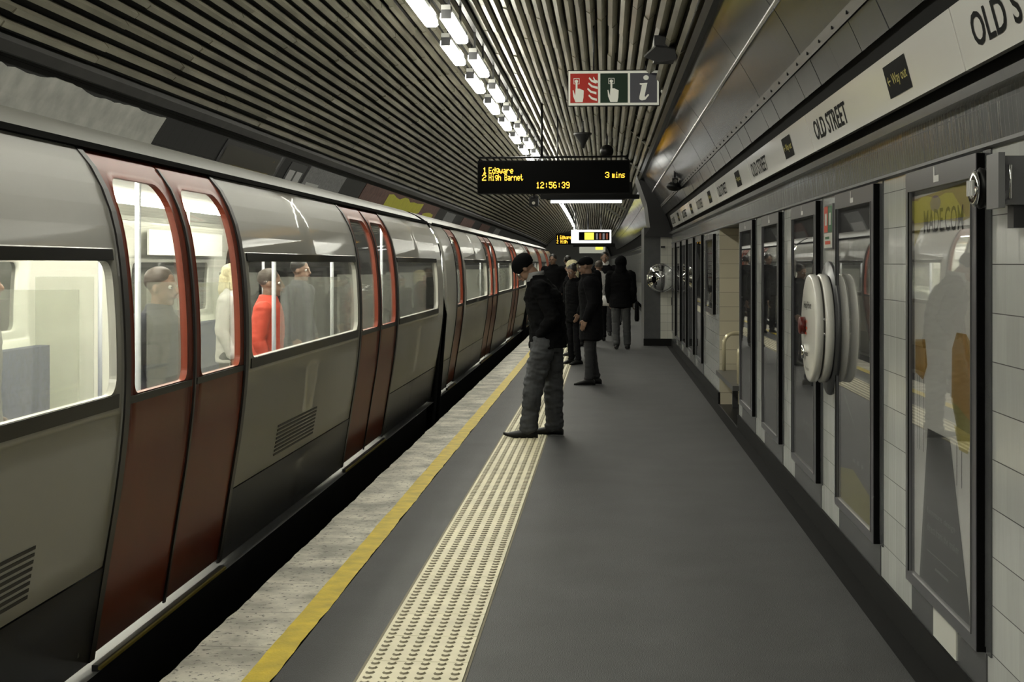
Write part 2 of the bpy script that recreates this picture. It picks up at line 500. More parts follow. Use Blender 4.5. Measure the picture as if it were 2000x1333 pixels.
# bright edge strip and riveted strip
mb = MB()
x, z = circ(ang_right(3.0), -0.02)
mb.grid([[P(s, x + 0.008, z - 0.012), P(s, x - 0.004, z - 0.004), P(s, x - 0.004, z + 0.008)] for s in [SA, 28.4]], 0)
struct(mb.build('trim_6', [mat('pale_edge', (0.6, 0.6, 0.6), 0.25, metal=0.5)]), 'pale metal edge between the enamel ceiling panels')
mb = MB()
p0, p1 = circ(ang_right(2.69), -0.012), circ(ang_right(2.735), -0.012)
mb.grid([[P(s, *p0), P(s, *p1)] for s in (SA, 28.4)], 0)
s = 0.2
while s < 28:
    xm, zm = circ(ang_right(2.713), -0.013)
    mb.box(xm - 0.004, xm + 0.004, s, s + 0.018, zm - 0.008, zm + 0.008, 1, PS); s += 0.42
struct(mb.build('trim_7', [mat('rivet_strip', (0.22, 0.22, 0.22), 0.25, metal=0.4), M_black]), 'riveted strip along the enamel panels')

# pier and bulkhead at 28.5 m
mb = MB()
PX = 0.745
mb.quad((PX, 28.5, 0.14), (1.063, 28.5, 0.14), (1.063, 28.5, 2.3), (PX, 28.5, 2.3), 0)
mb.quad((1.063, 28.5, 0.14), (1.32, 28.5, 0.14), (1.32, 28.5, 2.165), (1.063, 28.5, 2.165), 1)
mb.quad((PX, 28.5, 0.0), (PX, 30.6, 0.0), (PX, 30.6, 2.3), (PX, 28.5, 2.3), 0)
mb.quad((PX, 30.6, 0.0), (1.32, 30.6, 0.0), (1.32, 30.6, 2.3), (PX, 30.6, 2.3), 0)
mb.box(PX - 0.01, 1.30, 28.488, 28.5, 0.0, 0.14, 2)
inner = [(PX, 2.12), (0.86, 2.3), (0.80, 2.75), (0.60, 3.32)]
outer = [circ(a, 0.02) for a in (ang_right(2.1), ang_right(2.45), ang_right(2.9), ang_right(3.36))]
for yy in (28.45, 30.65):
    mb.grid([[(x, yy, z) for x, z in inner], [(x, yy, z) for x, z in outer]], 3)
mb.grid([[(x, 28.45, z) for x, z in inner], [(x, 30.65, z) for x, z in inner]], 3)
mb.quad((PX, 28.45, 2.12), (1.3, 28.45, 2.12), (1.3, 28.5, 2.12), (PX, 28.5, 2.12), 3)
struct(mb.build('wall_pier', [mat('pier_grey', (0.075, 0.076, 0.08), 0.35, noise_amt=0.1), M_pier_tile, M_black_paint,
                              mat('bulkhead_dark', (0.035, 0.035, 0.037), 0.4)]))

# ceiling slats
A_R, A_L = ang_right(3.32), ang_left(3.28)
NR = 45
mb = MB()
mb.grid([[P(s, *circ(A_R + (A_L - A_R) * k / 30, 0.03)) for k in range(31)] for s in SGRID], 1, True)
segs = []
s = SA
while s < SB:
    L_ = 1.9 if s < 60 else 6.0
    segs.append((s, min(s + L_ - 0.012, SB))); s += L_
for k in range(NR):
    a = A_R + (A_L - A_R) * (k + 0.5) / NR
    for j, (sa, sb) in enumerate(segs):
        ra = a + random.uniform(-0.0012, 0.0012); rr = random.uniform(-0.009, 0.009)
        rot = random.uniform(-0.08, 0.08)
        pr = []
        for tw, h in ((-0.034, 0.0), (-0.023, -0.066), (0.023, -0.066 + rot * 0.05), (0.034, 0.0)):
            pr.append(circ(ra + tw / CR, h + rr))
        mb.grid([[P(sa, *p) for p in pr], [P(sb, *p) for p in pr]], 0)
        mb.poly([P(sa, *p) for p in pr], 0); mb.poly([P(sb, *p) for p in reversed(pr)], 0)
struct(mb.build('ceiling', [M_rib, M_rib_back], recalc=False))
# edge rails of the slatted ceiling
mb = MB()
x, z = circ(A_R - 0.012, -0.03)
mb.grid([[P(s, x + 0.05, z - 0.01), P(s, x - 0.02, z - 0.05), P(s, x - 0.06, z - 0.02), P(s, x - 0.03, z + 0.05)] for s in SGRID], 0)
struct(mb.build('trim_8', [mat('dark_rail', (0.03, 0.03, 0.03), 0.3, metal=0.5)]), 'dark rail at the right edge of the slatted ceiling')
mb = MB()
def lpt(z, dr): return circ(ang_left(z), dr)
mb.grid([[P(s, *lpt(3.28, 0)), P(s, *lpt(3.25, -0.08)), P(s, *lpt(3.18, -0.08)), P(s, *lpt(3.15, 0))] for s in SGRID], 0)
struct(mb.build('trim_9', [mat('dusty_ledge', (0.022, 0.021, 0.02), 0.6, noise_amt=0.3, noise_scale=4)]), 'dusty ledge under the slats on the far side')

# trackside wall
mb = MB()
zs = [-1.0 + (3.3 + 1.0) * k / 22 for k in range(23)]
mb.grid([[P(s, *circ(ang_left(z), 0.0)) for z in zs] for s in SGRID], 0, True)
struct(mb.build('wall_left', [M_dark_tile]))
mb = MB()
for s in (SB, SA):
    c = [P(s, *circ(2 * PI * k / 48, 0.1)) for k in range(48)]
    mb.poly(c, 0)
struct(mb.build('wall_end', [mat('end_wall', (0.30, 0.30, 0.29), 0.4)]))

# ------------------------------------------------------------------ lamps on the tunnel crown
def make_lamp(name, label, group):
    t = thing(name, label, 'lamp', group=group, world=False)
    m = MB()
    m.box(-0.045, 0.045, -0.9, 0.9, 0.055, 0.10)
    m.build('housing', mat('lamp_housing', (0.3, 0.3, 0.28), 0.5), t)
    m = MB()
    m.rings([[(x, y, z) for x, z in ((-0.068, -0.02), (-0.045, -0.04), (0.045, -0.04), (0.068, -0.02), (0.062, 0.03), (0.035, 0.054), (-0.035, 0.054), (-0.062, 0.03))] for y in (-0.80, 0.80)], 0, False)
    m.build('diffuser', M_lamp, t)
    for e in (-0.84, 0.84):
        m = MB()
        m.box(-0.05, 0.05, e - 0.04, e + 0.04, -0.03, 0.09)
        m.build('end_cap', M_dark_metal, t)
    for e in (-0.6, 0.6):
        m = MB()
        m.box(-0.012, 0.012, e - 0.012, e + 0.012, 0.085, 0.44)
        m.build('hanger', M_dark_metal, t)
    return t
for nm, X0, st, lab in (('right', -1.54, 14.85, 'in the row nearer the platform'), ('left', -1.735, 16.58, 'in the row farther from the platform')):
    proto = None
    k = -8
    while True:
        s = st + 2.85 * k
        if s > (52 if nm == 'right' else 126): break
        if proto is None:
            proto = o = make_lamp('ceiling_lamp', 'white fluorescent tube lamp on the tunnel crown ' + lab, 'fluorescent lamps ' + lab)
        else: o = dup(proto)
        o.location = P(s, X0, 4.0); o.rotation_euler = (0, 0, heading(s)); o.scale = (1, 0.934, 1)
        k += 1
mb = MB()
mb.grid([[P(s, X, z) for X, z in ((-1.55, 4.40), (-1.55, 4.33), (-1.50, 4.33), (-1.50, 4.40))] for s in SGRID[:-1]], 0)
tag(mb.build('cable_tray', M_dark_metal), 'dark cable tray running beside the lamps along the tunnel crown', 'cable tray')

# ------------------------------------------------------------------ station frieze
def frieze_panel(k):
    s1 = 5.05 + 3.6 * k; s0 = s1 - 3.6
    s1 = min(s1, 28.3)
    names = ['nearest', 'second', 'third', 'fourth', 'fifth', 'sixth', 'seventh', 'farthest']
    lab = ['white frieze panel cut by the right edge, lettered OLD',
           'white frieze panel lettered OLD STREET with a way out block, above the help point',
           'white frieze panel lettered OLD STREET, third from the right end', 'white frieze panel, fourth from the right end of the frieze',
           'white frieze panel, fifth from the right end of the frieze', 'white frieze panel, sixth from the right end of the frieze',
           'white frieze panel, seventh from the right end, next to the last',
           'last white frieze panel, beside the pier with the convex mirror'][k]
    t = thing('frieze_panel', lab, 'station sign', (1.2, s0, 2.23), 'frieze panels above the posters')
    m = MB()
    lo, hi = (1.222, 2.255), (1.165, 2.47)
    def q(x, z, s, d): return (x + d, s, z + d * 0.15)
    for sa, sb in ((s0 + 0.006, s1 - 0.006),):
        a = [q(*lo, sa, 0), q(*hi, sa, 0), q(*hi, sb, 0), q(*lo, sb, 0)]
        b = [q(*lo, sa, 0.03), q(*hi, sa, 0.03), q(*hi, sb, 0.03), q(*lo, sb, 0.03)]
        m.poly(a); m.poly(b[::-1])
        for i in range(4): m.quad(a[i], a[(i + 1) % 4], b[(i + 1) % 4], b[i])
    m.build('panel', M_frieze, t)
    V = (Vector((hi[0] - lo[0], 0, hi[1] - lo[1]))); H = V.length; V.normalize()
    U = Vector((0, -1, 0)); N_ = U.cross(V).normalized()
    if N_.x > 0: N_ = -N_
    ts = s1 - 0.75 if k < 7 else None
    m = MB()
    if ts:
        pl = Plane(m, (lo[0], ts + 0.55, lo[1]), U, V, N_)
        pl.text('OLD STREET', 0.0, 0.05, 1.1, H - 0.06, 0, 0.002, bold=0.015)
        m.build('station_name', M_black, t)
    ws = s0 + 1.02
    if ws < 28:
        m = MB()
        pl = Plane(m, (lo[0], ws + 0.22, lo[1]), U, V, N_)
        pl.rect(0, 0.045, 0.44, H - 0.04, 0, 0.002)
        pl.text('\u2190 Way out', 0.03, 0.08, 0.41, H - 0.085, 1, 0.003, bold=0.01)
        m.build('way_out_block', [M_black, mat('sign_yellow', (0.42, 0.36, 0.05), 0.4)], t)
for k in range(7): frieze_panel(k)

# ------------------------------------------------------------------ posters on the platform wall
M_paper = [mat('paper_white', (0.62, 0.62, 0.60), 0.5), mat('paper_grey', (0.16, 0.165, 0.17), 0.5), mat('paper_dark', (0.035, 0.036, 0.04), 0.5),
           mat('paper_yellow', (0.42, 0.36, 0.10), 0.5), mat('paper_orange', (0.33, 0.19, 0.04), 0.5), mat('paper_violet', (0.20, 0.15, 0.24), 0.5),
           mat('paper_olive', (0.22, 0.2, 0.05), 0.5), mat('paper_red', (0.28, 0.05, 0.03), 0.5), mat('paper_black', (0.012, 0.012, 0.014), 0.5),
           mat('paper_mid', (0.085, 0.087, 0.09), 0.5), mat('paper_cone', (0.05, 0.051, 0.055), 0.5)]
PW, PH, PZ = 1.16, 1.696, 0.28
def art_made(p):
    p.rect(0, 0, 1.016, 1.52, 0, 0)
    p.poly([(0, 1.30), (0.12, 1.37), (0.35, 1.40), (0.8, 1.38), (1.016, 1.40), (1.016, 1.52), (0, 1.49)], 3, 0.0006)
    p.disc(0.38, 1.46, 0.09, 0.03, 5, 0.001)
    p.text('MADE.COM', 0.18, 1.35, 0.82, 1.44, 8, 0.0015, bold=0.01)
    # armchair in ochre
    p.poly([(0.64, 0.74), (0.65, 0.93), (0.72, 0.99), (0.86, 0.99), (0.98, 0.94), (1.0, 0.80), (0.97, 0.70), (0.90, 0.62), (0.74, 0.64)], 4, 0.0006)
    p.poly([(0.64, 0.74), (0.74, 0.73), (0.90, 0.70), (0.97, 0.70), (0.90, 0.62), (0.74, 0.64)], 6, 0.001)
    p.poly([(0.68, 0.66), (0.94, 0.65), (0.88, 0.58), (0.76, 0.58)], 3, 0.0012)
    for a in (0.72, 0.79, 0.92): p.rect(a, 0.45, a + 0.008, 0.60, 2, 0.0008)
    p.poly([(0.02, 0.80), (0.02, 0.93), (0.20, 0.94), (0.24, 0.84), (0.16, 0.78)], 4, 0.0006)
    for a in (0.06, 0.1, 0.17): p.rect(a, 0.50, a + 0.008, 0.79, 2, 0.0008)
    # tall dark wedge
    p.poly([(0.10, 0.0), (0.25, 0.60), (0.62, 0.60), (0.93, 0.0)], 10, 0.0014)
    p.text('furniture design', 0.24, 0.27, 0.70, 0.30, 1, 0.002)
    p.text('direct from the maker', 0.24, 0.21, 0.76, 0.24, 1, 0.002)
    p.rect(0.24, 0.13, 0.74, 0.135, 1, 0.002)
    p.rect(0.38, 0.08, 0.60, 0.09, 1, 0.002)
    p.disc(0.93, 0.32, 0.02, 0.07, 2, 0.001)
def art_dark(p, seed=0, head=9, body=9, foot=2):
    rnd = random.Random(seed)
    p.rect(0, 0, 1.016, 1.52, body, 0)
    p.rect(0, 1.12, 1.016, 1.52, 2, 0.0006)
    for k in range(5): p.rect(0.12 + 0.16 * k, 1.22, 0.24 + 0.16 * k, 1.34 + rnd.uniform(-.03, .03), head, 0.001)
    p.poly([(0, 0), (1.016, 0), (1.016, 0.12), (0.4, 0.2), (0, 0.16)], 6 if seed == 2 else foot, 0.0006)
    for k in range(3): p.rect(0.4 + 0.12 * k, 0.24, 0.46 + 0.12 * k, 0.26, 1, 0.001)
    p.poly([(0.1, 0.55), (0.5, 0.4), (0.55, 0.38), (0.15, 0.56)], 1, 0.001)
def poster(s, label, art, w_=PW, z0=PZ, h=PH, margin=0.065, head=0.08, foot=0.045, border=True, small=False):
    t = thing('poster_frame', label, 'poster', (X_WALL, s, z0), 'poster frames on the platform wall')
    a, b = s - w_ / 2, s + w_ / 2
    xi = X_WALL - 0.035
    m = MB()
    for y0, y1, z_0, z_1 in ((a, a + margin, z0, z0 + h), (b - margin, b, z0, z0 + h), (a + margin, b - margin, z0, z0 + foot), (a + margin, b - margin, z0 + h - head, z0 + h)):
        m.box(xi, X_WALL, y0, y1, z_0, z_1, 0)
    m.box(xi + 0.003, X_WALL, a - 0.006, a, z0, z0 + h, 1)
    m.box(xi - 0.004, xi, a + margin - 0.006, a + margin, z0 + foot, z0 + h - head, 2)
    m.box(xi - 0.004, xi, b - margin, b - margin + 0.008, z0 + foot, z0 + h - head, 1)
    pl = Plane(m, (xi, s + 0.06, z0 + h - head + 0.015), (0, -1, 0), (0, 0, 1), (-1, 0, 0))
    pl.rect(0, 0, 0.02, 0.06, 3, 0.001); pl.rect(0.02, 0, 0.09, 0.025, 3, 0.001)
    m.build('frame', [M_frame, M_black, M_grey_metal, M_paper[0]], t)
    m = MB()
    pl = Plane(m, (X_WALL - 0.012, b - margin, z0 + foot), (0, -(w_ - 2 * margin) / 1.016, 0), (0, 0, (h - head - foot) / 1.52), (-1, 0, 0))
    art(pl)
    m.build('poster_sheet', M_paper, t)
    m = MB()
    m.box(X_WALL - 0.030, X_WALL - 0.026, a + margin - 0.004, b - margin + 0.004, z0 + foot - 0.004, z0 + h - head + 0.004)
    m.build('glass_pane', M_pane, t)
    return t
poster(5.63, 'nearest framed poster, headed MADE.COM on a yellow sky with an ochre armchair', art_made)
poster(7.54, 'framed dark poster just right of the round white help point', lambda p: art_dark(p, 2))
poster(9.43, 'framed dark poster just left of the round white help point', lambda p: art_dark(p, 3))
poster(11.32, 'framed dark poster two places left of the round help point', lambda p: art_dark(p, 4, body=2))
poster(13.25, 'framed grey poster beside the near side of the seat niche', lambda p: art_dark(p, 5, body=9))
def art_map(p):
    p.rect(0, 0, 1.016, 1.52, 0, 0)
    p.rect(0, 1.36, 1.016, 1.52, 3, 0.0006)
    for k in range(7): p.rect(0.1, 1.2 - k * 0.09, 0.1 + 0.8 * random.Random(k).random(), 1.225 - k * 0.09, 7 if k % 3 == 0 else 2, 0.001)
    p.rect(0.15, 0.35, 0.85, 0.5, 2, 0.001); p.rect(0.4, 0.05, 0.6, 0.12, 8, 0.001)
poster(17.9, 'small pale framed notice just beyond the seat niche', art_map, w_=1.3, z0=1.0, h=0.95, margin=0.06, head=0.06, foot=0.06)
for k, (s, d) in enumerate(((19.95, 'second'), (21.8, 'third'), (23.65, 'fourth'), (25.5, 'fifth'), (27.3, 'sixth and last'))):
    poster(s, 'framed dark poster, %s beyond the seat niche before the pier' % d, lambda p, k=k: art_dark(p, 10 + k, body=(9 if k % 2 else 2)))

# grey border tiles under the posters
mb = MB()
for s in (5.63, 7.54, 9.43, 11.32, 13.25, 19.95, 21.8, 23.65, 25.5, 27.3):
    mb.box(X_WALL - 0.006, X_WALL + 0.001, s - 0.6, s + 0.6, 0.133, 0.30)
    mb.box(X_WALL - 0.006, X_WALL + 0.001, s - 0.66, s - 0.56, 0.28, 1.985)
mb.box(X_WALL - 0.012, X_WALL, 5.43, 5.80, 0.145, 0.277, 1)
struct(mb.build('trim_10', [M_grey_tile, mat('plain_white_tile', (0.62, 0.62, 0.57), 0.15)]), 'grey border tiles around the poster frames')
# black shadow gap tile line behind posters' near side
# ------------------------------------------------------------------ red and green notice
t = thing('wall_notice', 'small red and green safety notice on the tiles above the help point', 'notice', (X_WALL, 8.5, 1.69))
m = MB(); m.box(X_WALL - 0.012, X_WALL, 8.34, 8.66, 1.68, 1.94, 0); m.build('board', [M_grey_metal], t)
m = MB()
pl = Plane(m, (X_WALL - 0.012, 8.65, 1.69), (0, -1, 0), (0, 0, 1), (-1, 0, 0))
pl.rect(0, 0.09, 0.14, 0.24, 0, 0.001); pl.rect(0.15, 0.09, 0.30, 0.24, 1, 0.001); pl.rect(0, 0, 0.30, 0.085, 2, 0.001)
pl.rect(0.03, 0.13, 0.11, 0.20, 2, 0.0015); pl.rect(0.19, 0.13, 0.26, 0.20, 2, 0.0015); pl.rect(0.04, 0.02, 0.24, 0.04, 0, 0.0015); pl.rect(0.04, 0.05, 0.2, 0.065, 1, 0.0015)
m.build('printed_sheet', [mat('notice_red', (0.5, 0.05, 0.02), 0.4), mat('notice_green', (0.03, 0.12, 0.05), 0.4), mat('notice_white', (0.5, 0.5, 0.46), 0.4)], t)

# ------------------------------------------------------------------ help point
t = thing('help_point', 'round white drum-shaped help point on the wall between two posters', 'help point', (X_WALL, 8.34, 1.235))
HC = (X_WALL, 8.34, 1.235)
m = MB(); m.lathe([(0.0, -0.01), (0.375, -0.01), (0.378, 0.0), (0.375, 0.012), (0.0, 0.014)], (X_WALL - 0.028, HC[1], HC[2]), (-1, 0, 0), 64)
m.build('back_plate', mat('help_plate', (0.035, 0.036, 0.04), 0.35), t)
m = MB(); m.lathe([(0.29, 0.0), (0.305, 0.008), (0.307, 0.045), (0.298, 0.052)], (X_WALL - 0.042, HC[1], HC[2]), (-1, 0, 0), 64)
m.build('drum', mat('help_white', (0.70, 0.69, 0.64), 0.25, coat=0.4), t)
m = MB(); m.lathe([(0.286, 0.0), (0.286, 0.014)], (X_WALL - 0.093, HC[1], HC[2]), (-1, 0, 0), 64)
m.build('seam_ring', mat('seam_grey', (0.09, 0.088, 0.08), 0.4), t)
FX = X_WALL - 0.104
m = MB(); m.lathe([(0.296, 0.0), (0.305, 0.006), (0.305, 0.034), (0.298, 0.042), (0.28, 0.045), (0.0, 0.046)], (FX, HC[1], HC[2]), (-1, 0, 0), 64)
fc = m.build('front_cover', MATS['help_white'], t)
m = MB()
pl = Plane(m, (FX - 0.047, HC[1], HC[2]), (0, -1, 0), (0, 0, 1), (-1, 0, 0))
pl.text('Help Point', -0.15, 0.10, 0.15, 0.15, 0, 0.001, bold=0.01)
pl.text('Emergency', -0.15, 0.02, 0.0, 0.05, 1, 0.001, bold=0.01)
pl.rect(-0.15, -0.01, -0.02, 0.005, 1, 0.001); pl.rect(-0.15, -0.04, -0.04, -0.025, 1, 0.001)
pl.text('Information', -0.15, -0.16, 0.02, -0.13, 0, 0.001, bold=0.01)
pl.text('Fire alarm', -0.08, -0.24, 0.06, -0.22, 0, 0.001)
m.build('lettering', [M_black, mat('help_red', (0.5, 0.06, 0.03), 0.4)], fc)
m = MB(); m.lathe([(0.05, 0.0), (0.05, 0.03), (0.044, 0.035), (0.0, 0.036)], (FX - 0.045, HC[1] + 0.12, HC[2] + 0.01), (-1, 0, 0), 24)
m.build('button', mat('dark_red_button', (0.09, 0.008, 0.006), 0.3), t)
m = MB(); m.lathe([(0.04, 0.0), (0.04, 0.02), (0.0, 0.022)], (FX - 0.045, HC[1] + 0.12, HC[2] - 0.14), (-1, 0, 0), 24)
m.build('information_button', M_chrome, t)
for dz in (0.06, -0.02):
    m = MB(); m.lathe([(0.008, 0.0), (0.008, 0.008), (0, 0.009)], (X_WALL - 0.10, HC[1] - 0.287 * math.cos(dz * 3), HC[2] + dz), (0, -1, 0), 10); m.build('screw', M_chrome, t)

# ------------------------------------------------------------------ box and bell at the right edge
t = thing('junction_box', 'grey metal junction box on the wall at the right edge of the picture', 'electrical box', (X_WALL - 0.002, 4.6, 1.775))
m = MB(); m.box(1.215, X_WALL - 0.002, 4.55, 4.66, 1.78, 1.93); m.build('box_body', M_grey_metal, t)
m = MB(); m.box(1.195, 1.215, 4.535, 4.675, 1.77, 1.94); m.build('box_lid', mat('box_lid', (0.2, 0.2, 0.205), 0.35, metal=0.3), t)
m = MB(); m.tube([(1.23, 4.55, 1.80), (1.23, 4.53, 1.80), (1.23, 4.53, 1.90), (1.23, 4.55, 1.90)], 0.005, 8); m.build('handle', M_chrome, t)
m = MB(); m.box(1.25, X_WALL - 0.002, 4.57, 4.64, 1.71, 1.78); m.build('cable_gland', M_dark_metal, t)
t = thing('alarm_bell', 'round black and chrome alarm bell mounted beside the grey junction box', 'alarm bell', (1.25, 4.84, 1.79))
BC = (1.25, 4.84, 1.845)
m = MB(); m.lathe([(0.03, 0.0), (0.062, 0.015), (0.068, 0.035), (0.05, 0.045)], BC, (-1, 0, 0), 28); m.build('bell_body', M_black_paint, t)
m = MB(); m.lathe([(0.05, 0.0), (0.062, 0.006), (0.05, 0.016), (0.02, 0.018)], (1.205, BC[1], BC[2]), (-1, 0, 0), 28); m.build('chrome_rim', M_chrome, t)
m = MB(); m.box(1.25, X_WALL - 0.002, 4.80, 4.88, 1.80, 1.92); m.build('bracket', M_dark_metal, t)
for k in range(4):
    m = MB(); m.box(1.181, 1.187, BC[1] - 0.035 + 0.02 * k, BC[1] - 0.027 + 0.02 * k, 1.82, 1.87); m.build('slot', M_paper[0], t)

# ------------------------------------------------------------------ seat in the niche
t = thing('platform_bench', 'narrow bench with a cream hoop armrest in the tiled wall niche', 'bench', (1.5, 15.4, 0.0))
m = MB(); m.box(1.24, 1.72, 14.4, 16.55, 0.35, 0.40); m.build('seat', mat('bench_seat', (0.1, 0.1, 0.1), 0.35, metal=0.4), t)
for s in (14.7, 16.3):
    m = MB(); m.box(1.40, 1.46, s - 0.03, s + 0.03, 0.0, 0.35); m.build('leg', M_dark_metal, t)
for s in (16.45, 14.6):
    m = MB()
    pts = [(1.32, s, 0.40), (1.32, s, 0.70)] + [(1.32 + 0.12 * (1 - math.cos(a)), s, 0.70 + 0.12 * math.sin(a)) for a in [PI / 2 * k / 6 for k in range(1, 7)]] + [(1.74, s, 0.82)]
    m.tube(pts, 0.022, 12); m.build('armrest', M_brass, t)

# ------------------------------------------------------------------ pier fittings
t = thing('convex_mirror', 'round convex chrome safety mirror on the tiled pier', 'mirror', (1.07, 28.45, 1.33))
m = MB(); m.lathe([(0.27, 0.0), (0.285, 0.02), (0.28, 0.045), (0.26, 0.05)], (1.075, 28.42, 1.32), (0, -1, 0), 40); m.build('rim', M_chrome, t)
m = MB(); R_ = 0.5
m.lathe([(R_ * math.sin(a), R_ * math.cos(a) - R_ * math.cos(0.55)) for a in [0.55 * (1 - k / 10) for k in range(11)]], (1.075, 28.38, 1.32), (0, -1, 0), 40)
m.build('mirror_dome', mat('mirror', (0.75, 0.75, 0.75), 0.03, metal=1.0), t)
m = MB(); m.box(1.05, 1.10, 28.42, 28.5, 1.30, 1.34); m.build('bracket', M_dark_metal, t)
m = MB(); m.box(1.27, 1.36, 28.42, 28.5, 0.79, 0.94)
o = m.build('socket_box', M_black_paint, off=(1.31, 28.46, 0.79)); tag(o, 'small black box low on the tiled pier under the convex mirror', 'electrical box')
m = MB(); m.box(1.07, 1.15, 28.47, 28.5, 1.90, 1.94)
o = m.build('number_plate', M_dark_metal, off=(1.11, 28.48, 1.90)); tag(o, 'tiny dark plate high on the tiled pier above the convex mirror', 'plate')

# ------------------------------------------------------------------ train
PROF = [(0.02, -2.02), (0.05, -2.015), (0.42, -1.955), (0.75, -1.902), (1.05, -1.872), (1.35, -1.872), (1.62, -1.893), (1.78, -1.922), (1.90, -1.965), (1.99, -2.015), (2.07, -2.082)]
def prof(z):
    if z <= PROF[0][0]: return PROF[0][1]
    for (z0, x0), (z1, x1) in zip(PROF, PROF[1:]):
        if z <= z1:
            i = PROF.index((z0, x0))
            xm = PROF[max(i - 1, 0)]; xn = PROF[min(i + 2, len(PROF) - 1)]
            h = z1 - z0
            m0 = (x1 - xm[1]) / (z1 - xm[0]) if z1 != xm[0] else 0
            m1 = (xn[1] - x0) / (xn[0] - z0)
            u = (z - z0) / h
            return (2 * u**3 - 3 * u**2 + 1) * x0 + (u**3 - 2 * u**2 + u) * h * m0 + (-2 * u**3 + 3 * u**2) * x1 + (u**3 - u**2) * h * m1
    return PROF[-1][1]
ROOF = [(-2.082, 2.07), (-2.12, 2.10), (-2.2, 2.155), (-2.32, 2.21), (-2.55, 2.26), (-2.85, 2.285), (-3.17, 2.295), (-3.5, 2.285), (-3.9, 2.23), (-4.15, 2.13), (-4.28, 2.02)]
def T(s, z, off=0.0, far=False):
    x = prof(z) + off
    if far: x = -6.34 - x
    return P(s, x, z)
def zlist(z0, z1): 
    n = max(1, math.ceil((z1 - z0) / 0.09)); return [z0 + (z1 - z0) * k / n for k in range(n + 1)]
def slab(mb, s0, s1, z0, z1, off=0.0, th=0.03, m=0, far=False, m_in=None):
    """solid piece of the carriage side following its profile"""
    ss = srange(s0, s1, 3); zz = zlist(z0, z1)
    mb.grid([[T(s, z, off, far) for z in zz] for s in ss], m, True)
    mb.grid([[T(s, z, off - th, far) for z in zz] for s in ss], m if m_in is None else m_in, True)
    for s in (s0, s1): mb.grid([[T(s, z, off, far) for z in zz], [T(s, z, off - th, far) for z in zz]], m)
    for z in (z0, z1): mb.grid([[T(s, z, off, far) for s in ss], [T(s, z, off - th, far) for s in ss]], m)
def holed(mb, s0, s1, z0, z1, hs0, hs1, hz0, hz1, r, off=0.0, th=0.03, m=0, far=False, m_in=None, rt=None):
    """piece of the carriage side with a round-cornered opening"""
    rt = r if rt is None else rt
    inn, out = [], []
    cs = [(hs1 - rt, hz1 - rt, 0, rt), (hs0 + rt, hz1 - rt, 1, rt), (hs0 + r, hz0 + r, 2, r), (hs1 - r, hz0 + r, 3, r)]
    cors = [(s1, z1), (s0, z1), (s0, z0), (s1, z0)]
    for i, (cs_, cz_, qd, rr) in enumerate(cs):
        n = 8
        for k in range(n + 1):
            a = PI / 2 * (qd + k / n)
            inn.append((cs_ + rr * math.cos(a), cz_ + rr * math.sin(a)))
            S, Z = cors[i]
            f = k / n
            # walk along the outer corner
            if qd % 2 == 0:
                out.append((S, cz_ + (Z - cz_) * min(1, 2 * f)) if f <= 0.5 else (S + (cs_ - S) * (2 * f - 1), Z))
            else:
                out.append((S + (cs_ - S) * (1 - min(1, 2 * f)), Z) if f <= 0.5 else (S, Z + (cz_ - Z) * (2 * f - 1)))
        nx = cs[(i + 1) % 4]
        ex = 12 if qd in (1, 3) else 6
        p1 = inn[-1]
        a2 = PI / 2 * (qd + 1)
        p2 = (nx[0] + nx[3] * math.cos(a2), nx[1] + nx[3] * math.sin(a2))
        for k in range(1, ex):
            f = k / ex
            q = (p1[0] + (p2[0] - p1[0]) * f, p1[1] + (p2[1] - p1[1]) * f)
            inn.append(q)
            if qd == 0: out.append((q[0], z1))
            elif qd == 1: out.append((s0, q[1]))
            elif qd == 2: out.append((q[0], z0))
            else: out.append((s1, q[1]))
    rows = []
    for f in (0, 0.25, 0.5, 0.75, 1): rows.append([(a[0] + (b[0] - a[0]) * f, a[1] + (b[1] - a[1]) * f) for a, b in zip(inn, out)])
    mb.grid([[T(s, z, off, far) for s, z in r_] for r_ in rows], m, True, close=True)
    mb.grid([[T(s, z, off - th, far) for s, z in r_] for r_ in rows], m if m_in is None else m_in, True, close=True)
    mb.grid([[T(s, z, off, far) for s, z in inn], [T(s, z, off - th, far) for s, z in inn]], m, False, close=True)
    mb.grid([[T(s, z, off, far) for s, z in out], [T(s, z, off - th, far) for s, z in out]], m, False, close=True)

M_body = mat('train_white_paint', (0.345, 0.338, 0.30), 0.42, coat=0.26, noise_amt=0.04, noise_scale=1.5)
M_roof = mat('train_roof_paint', (0.10, 0.098, 0.085), 0.4, noise_amt=0.12, noise_scale=2)
M_red = mat('train_door_red', (0.16, 0.028, 0.011), 0.4, spec=0.3, noise_amt=0.15, noise_scale=1.5)
M_skirt = mat('train_skirt_slate', (0.022, 0.023, 0.028), 0.3, coat=0.2)
M_rubber = mat('door_rubber', (0.012, 0.010, 0.009), 0.45)
M_inwall = mat('train_interior_cream', (0.62, 0.62, 0.56), 0.4)
M_seat = mat('train_moquette', (0.05, 0.06, 0.12), 0.8, noise_amt=0.4, noise_scale=30)
M_pole = mat('grab_pole_pale', (0.55, 0.57, 0.62), 0.3)
M_tread = mat('door_step_yellow', (0.35, 0.28, 0.05), 0.35, metal=0.4)
M_grille = mat('vent_slot', (0.01, 0.01, 0.01), 0.6)

